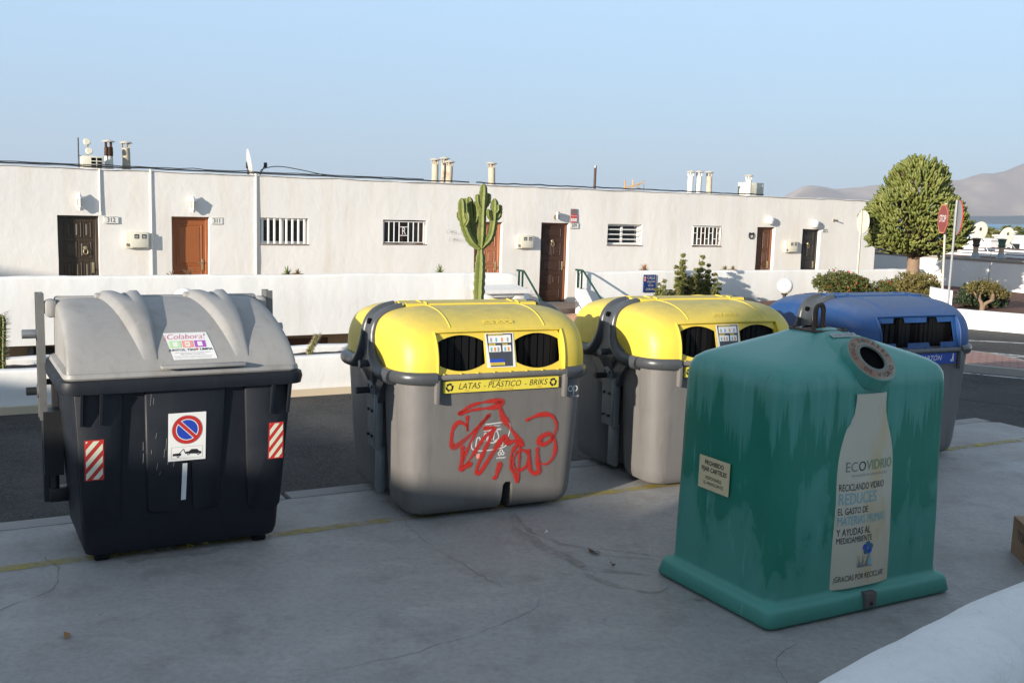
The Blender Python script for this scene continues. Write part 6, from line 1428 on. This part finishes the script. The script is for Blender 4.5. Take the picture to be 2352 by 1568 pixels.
# road signs --------------------------------------------------------------
def post_sign(px0, py0, px1, py1, Y, label, face, r, az, zb, mat_post=STEEL, back=WPAINT, name='road_sign', boxpost=True):
    a, b = at(px0, py0, Y), at(px1, py1, Y); d = (a - b).normalized(); base = b + d * ((zb - b.z) / d.z)
    T = thing(name, label, 'road sign', tuple(base)); top = a - base
    G().tube([(0, 0, 0), tuple(top + top.normalized() * r * 1.0)], .028, 4 if boxpost else 10).build('post', mat_post, T, 20)
    M_ = Matrix.Translation(top) @ Matrix.Rotation(az, 4, 'Z')
    n = 8 if face == 'stop' else 36; ph = math.pi / 8 if face == 'stop' else 0
    def pol(q, y): return [M_ @ Vector((q * r * math.cos(2 * math.pi * k / n + ph), y, q * r * math.sin(2 * math.pi * k / n + ph))) for k in range(n)]
    G().loft([pol(1, -.045), pol(1.0, -.066), pol(.0001, -.066)], True, False).build('plate', M('faded_sign_red', (.27, .055, .05), .6, .1) if face in ('stop',) else (RED if face == 'ban' else WPAINT), T, 30)
    G().loft([pol(.985, -.040), pol(.985, -.0445)], True, True).build('back', back, T, 30)
    if face == 'stop':
        letter('STOP', r * .62, lambda u, v: tuple(M_ @ Vector((u, -.0675, v))), PAPERW, T, sx=.85, bold=.003)
        g = G(); g.loft([pol(.985, -.0672), pol(.91, -.0672)], False, False); g.build('border', M('faded_orange_border', (.60, .25, .12), .6), T, recalc=False, smooth=False)
    if face == 'ban': G().loft([pol(.75, -.067), pol(.001, -.0675)], False, False).build('centre', PAPERW, T, recalc=False)
    if face == 'round': g = G(); g.loft([pol(1.004, -.068), pol(.80, -.0685)], False, False); g.build('border', RED, T, recalc=False, smooth=False)
post_sign(2172, 503, 2165, 665, 24.6, 'faded stop sign on a leaning pale post', 'stop', .365, R(-94), .22, M('pale_post', (.50, .46, .38), .6), back=STEEL)
post_sign(2195, 500, 2178, 690, 24.0, 'round sign with red rim on galvanised post, turned away beside the stop sign', 'ban', .40, R(80), .22, STEEL, back=M('sign_grey_back', (.30, .31, .32), .5, metal=.2))
post_sign(1978, 510, 1967, 663, 27.6, 'round road sign seen from behind in front of the house wall', 'round', .30, R(101), .22, M('pale_post', (.5, .46, .38), .6), back=M('cream_sign_back', (.62, .56, .46), .6))

# ================================================================ NEIGHBOUR ON THE RIGHT, FAR SHORE
NB = at(2215, 592, 34.6); nbe = Vector((math.cos(R(-58)), math.sin(R(-58)), 0)); nbn = Vector((math.cos(R(32)), math.sin(R(32)), 0))
zr = NB.z
T = thing('neighbouring_house', 'white flat-roofed house with brown gravel roof behind the tree', 'building', (NB.x, NB.y, 0), R(-58))
# local x runs towards the road along the shaded wall, local y goes away behind it
g = G(); g.grid(lambda a_, b_: (-8 + 22 * a_, .02 * noise.noise(Vector((a_ * 20, b_ * 3, 1))), -2.8 + (zr + 2.74) * b_), 40, 8); g.add([(-8, 0, -2.8), (14, 0, -2.8), (14, 14, -2.8), (-8, 14, -2.8), (-8, 0, zr - .08), (14, 0, zr - .08), (14, 14, zr - .08), (-8, 14, zr - .08)], [(1, 2, 6, 5), (2, 3, 7, 6), (3, 0, 4, 7)])
g.build('wall', WHITE, T, 40); G().rbox((3, .10, zr - .03), (22.1, .26, .10), .02).build('roof_edge', M('grey_coping', (.30, .27, .23), .9, .15, 5), T)
slab('roof', [(-8, .15), (14, .15), (14, 14), (-8, 14)], zr - .12, zr - .02, M('brown_gravel', (.17, .085, .06), .95, .25, 6, .5, 60), T)
for y, w_ in ((2.6, .30), (5.5, .25), (9.0, .25)): G().rbox((3, y, zr + .02), (22, w_, .08), .03).build('roof_rib', WHITE, T)
G().box((.95, -.012, zr * .5 - .4), (.012, .02, zr + 1.4)).build('joint', GINK, T)
def nb_loc(px, py, Y): p = at(px, py, Y); return p
for px, Y, r, lb_ in ((2249, 42.0, .39, 'larger cream satellite dish on the neighbouring gravel roof'), (2312, 48.0, .39, 'smaller cream satellite dish further back on the neighbouring gravel roof')):
    top_ = at(px, 533 if px < 2300 else 543, Y); D_ = thing('satellite_dish', lb_, 'satellite dish', (top_.x, top_.y, zr - .02), 0); h = top_.z - zr + .02
    rot = Matrix.Translation((0, 0, h)) @ Matrix.Rotation(R(-64), 4, 'Z') @ Matrix.Rotation(R(74), 4, 'X')
    rings = [[(q * r * math.cos(2 * math.pi * k / 32), q * r * 1.1 * math.sin(2 * math.pi * k / 32), -.16 * r * (1 - q * q)) for k in range(32)] for q in (.02, .3, .6, .85, 1.0)]
    G().loft(rings + [[(x, y, z + .015) for x, y, z in rg] for rg in rings[::-1]], True, True, mt=rot).build('dish', M('cream_dish', (.50, .47, .40), .5, .08), D_, 60)
    G().box((0, 0, 0), (.07, .02, .12), mt=rot @ Matrix.Translation((.05, .12, .03)) @ Matrix.Rotation(R(90), 4, 'X')).build('logo', INK, D_)
    for dx, dy in ((.35, -.2), (.55, .3), (.1, .3)): G().cyl((dx, dy, 0), (.08, .05, h - .1), .02, n=6).build('leg', STEEL, D_)
for px, Y, lb_, col_ in ((2240, 35.6, 'white roof vent with rusty brown cowl on neighbouring roof', RUST), (2299, 35.6, 'white roof vent with green copper cowl on neighbouring roof', M('verdigris', (.07, .14, .09), .7, .4, 14, fade=(.12, .08, .05), fscale=5))):
    b_ = at(px, 587, Y); V = thing('roof_vent', lb_, 'vent', (b_.x, b_.y, zr - .02))
    G().lathe([(.17, 0), (.14, .03), (.105, .14), (.10, .18)], n=14).build('flashing', STEEL, V); G().lathe([(.085, .17), (.085, .38)], n=14).build('flue', M('ochre_render', (.55, .38, .24), .9), V)
    G().lathe([(.09, .36), (.125, .42), (.105, .48), (.135, .62), (.14, .64)], n=14).build('cowl', col_, V); G().lathe([(.18, .64), (.175, .655), (.02, .67)], n=14).build('lid', M('vent_lid', (.35, .36, .30), .7), V)
# houses and palms towards the shore
def far_house(px, py, Y, w_, d_, h, label, rz=.3):
    p = at(px, py, Y); zb = terrain_z(p.x, p.y) - .5; T = thing('far_house', label, 'building', (p.x, p.y, zb), rz); hh = p.z - zb
    G().box((0, 0, hh / 2), (w_, d_, hh)).build('wall', WPAINT, T, smooth=False); G().box((0, 0, hh + .12), (w_ + .5, d_ + .5, .25)).build('roof', WPAINT, T, smooth=False)
    for k in range(4): G().box((-w_ * .36 + w_ * .24 * k, -d_ / 2 - .02, hh - 1.4), (w_ * .12, .06, 1.1)).build('window', GLASS, T, smooth=False)
far_house(2325, 534, 175, 9, 8, 3, 'white house among palms near the sea'); far_house(2352, 545, 150, 9, 7, 3, 'low white house nearest the gravel roof by the sea', .1); far_house(2262, 551, 140, 4.2, 5, 2, 'small low white house left of the palms by the sea', .5); far_house(2285, 543, 185, 5, 6, 2, 'white cottage with flat roof between palms by the sea', .2)
def palm(px, py, Y, r, label):
    p = at(px, py, Y); zb = terrain_z(p.x, p.y) - .2; T = thing('palm_tree', label, 'palm', (p.x, p.y, zb), 0, 'palms near the shore'); H = p.z - zb; random.seed(int(px * 3))
    G().tube([(0, 0, 0), (.2, 0, H * .5), (0, 0, H)], lambda t: .28 - .08 * t, 8).build('trunk', TWIG, T); g = G()
    for k in range(34):
        a_ = 2.4 * k; el = R(-30 + 105 * k / 34); ln = r * random.uniform(.8, 1.1); d = Vector((math.cos(a_) * math.cos(el), math.sin(a_) * math.cos(el), math.sin(el))); s = Vector((-math.sin(a_), math.cos(a_), 0)); prev = None
        for j in range(7):
            t = j / 6; c = Vector((0, 0, H)) + d * ln * t + Vector((0, 0, -.55 * ln * t * t)); w_ = .32 * math.sin(math.pi * (.12 + .85 * t)); cur = (c - s * w_ + Vector((0, 0, -.12)), c, c + s * w_ + Vector((0, 0, -.12)))
            if prev: g.add([*prev, *cur], [(0, 1, 4, 3), (1, 2, 5, 4)])
            prev = cur
    g.build('crown', BUSH if int(px) % 2 else SHRUBM, T, recalc=False, smooth=False)
for px, py, Y, r, lb_ in ((2266, 537, 150, 1.9, 'feathery palm left of the white shore houses'), (2276, 531, 165, 1.8, 'tall feathery palm beside the dark low palm'), (2292, 538, 160, 1.6, 'dark low palm between dish and white house'), (2312, 526, 185, 1.9, 'bushy palm behind the smaller dish'), (2338, 527, 180, 1.6, 'slim palm in front of white shore house'), (2347, 537, 160, 1.4, 'short palm at the white shore house')): palm(px, py, Y, r, lb_)

# ================================================================ NEAR THINGS
# foreground wall and the terrace behind it
fw = [(-1.84, 1.69), (-.34, 2.19), (.61, 2.83), (1.11, 3.29), (1.61, 3.76), (2.31, 4.36), (3.16, 5.08), (4.46, 6.03), (6.56, 7.13)]
curved_wall('garden_wall', 'thick white rounded garden wall at the edge of the pad in the foreground', fw, -.05, .90, .40, 7.0, rtop=.16, mat=NEARW)
tag(slab('terrace', [(-1.9, 1.6), (.9, 2.9), (2.4, 4.2), (4.4, 5.8), (6.5, 6.9), (8, -3), (-3, -6), (-4, 1)], -.1, .45, M('terrace_tile', (.36, .30, .25), .8, .12)), kind='structure')
# cardboard box
T = thing('cardboard_box', 'open brown cardboard box on the concrete at the foot of the white wall', 'box', (3.98, 7.415, 0), R(-9))
G().box((0, 0, .14), (.36, .50, .28)).build('carton', CARD, T, smooth=False); G().box((0, 0, .2815), (.10, .502, .003)).build('tape', TAPE, T, smooth=False); G().box((0, -.2515, .23), (.10, .003, .10)).build('tape', TAPE, T, smooth=False)
G().box((.0, .02, .284), (.24, .16, .002)).build('shipping_label', PAPERW, T, smooth=False)
letter('YOUR', .10, lambda u, v: (-.1815, -u, v + .17), INK, T, sx=.9, bold=.002); letter('YOU', .13, lambda u, v: (u, -.2515, v + .16), INK, T, bold=.003)
for s in (-1, 1): G().add([(s * .18, -.25, .28), (s * .18, .25, .28), (s * .24, .25, .33), (s * .24, -.25, .33)], [(0, 1, 2, 3)]).build('flap', CARD, T, recalc=False, smooth=False)
# fallen scraps on the concrete
random.seed(5)
for k, (px, py, lb_, mt_) in enumerate(((154, 1462, 'dry curled leaf lying alone on the open concrete', DEAD), (1364, 1270, 'dark scrap of bark lying on the water stain', TWIG), (1407, 1300, 'small dark leaf between water stain and green bank', TWIG), (1605, 1378, 'wilted yellow-green leaf at the base of the green bank', DRYB), (436, 1256, 'yellow peel lying under the waste container front', YEL), (470, 1250, 'curled yellow scrap under the waste container front', YEL), (1255, 1226, 'tiny white paper scrap near the graffitied container', PAPERW))):
    d = at(px, py, 1.0) - Vector((0, 0, CAM_H)); p = Vector((0, 0, CAM_H)) + d * (-CAM_H / d.z)
    ln = (.075, .12, .045, .07, .08, .06, .03)[k]; g = G().grid(lambda a_, b_: ((a_ - .5) * ln, (b_ - .5) * ln * .45 * math.sin(math.pi * (.1 + .8 * a_)), .006 + .014 * abs(math.sin(a_ * 3.3 + k)) * (1 + b_)), 6, 3)
    o_ = g.build('fallen_scrap', mt_, None, recalc=False); o_.location = p; o_.rotation_euler = (0, 0, random.uniform(0, 3)); tag(o_, lb_, 'litter')

# ================================================================ HOUSES BEHIND THE CAMERA (they throw the shade on the pad)
_A = Vector((math.cos(SUN_AZ), math.sin(SUN_AZ), 0)); _B = Vector((-math.sin(SUN_AZ), math.cos(SUN_AZ), 0)); TE = math.tan(SUN_EL)
def shade_house(a0, a1, b0, b1, H, label):
    """House between a0..a1 along the light and b0..b1 across it; H = height of its shadow edge at a = 0."""
    z = H + TE * -a1 if False else H - TE * a1
    P = [_A * a0 + _B * b0, _A * a1 + _B * b0, _A * a1 + _B * b1, _A * a0 + _B * b1]; c = sum(P, Vector()) / 4
    T = thing('street_house', label, 'building', (c.x, c.y, 0), SUN_AZ); lx, ly = abs(a1 - a0), abs(b1 - b0)
    G().box((0, 0, z / 2 - .2), (lx, ly, z + .3)).build('wall', WHITE, T, smooth=False); G().box((0, 0, z - .06), (lx - .3, ly - .3, .02)).build('roof', BITUM, T, smooth=False)
    for k in range(max(1, int(ly / 4))): G().box((lx / 2 + .01, -ly / 2 + 2 + k * 4, 1.6), (.04, 1.1, 1.1)).build('window', GLASS, T, smooth=False)
    G().box((lx / 2 + .01, 0.2, 1.0), (.05, .9, 2.0)).build('door', W_DARK, T, smooth=False)
shade_house(-23.9, -14.05, 3.9, 16.0, 1.55, 'white single-storey house across the lane outside the picture')
shade_house(-24, -14, -14, 4.25, 3.6, 'taller white house behind the photographer, outside the picture')
shade_house(-30, -20, 19.9, 34, 2.98, 'white house further down the lane outside the picture')

# ================================================================ HAZE
g = G(); g.add([(x, y, z) for z in (-64, 720) for x, y in ((-15000, -600), (15000, -600), (15000, 17000), (-15000, 17000))], [(3, 2, 1, 0), (4, 5, 6, 7), (0, 1, 5, 4), (1, 2, 6, 5), (2, 3, 7, 6), (3, 0, 4, 7)])
hz, nt_, b_ = new_mat('sea_haze'); nt_.nodes.remove(b_)
pv = nt_.nodes.new('ShaderNodeVolumePrincipled'); pv.inputs['Color'].default_value = (.70, .84, 1, 1); pv.inputs['Density'].default_value = 6.8e-5; pv.inputs['Anisotropy'].default_value = .03
nt_.links.new(pv.outputs[0], nt_.nodes['Material Output'].inputs['Volume'])
tag(g.build('haze', hz, None, smooth=False), kind='stuff')
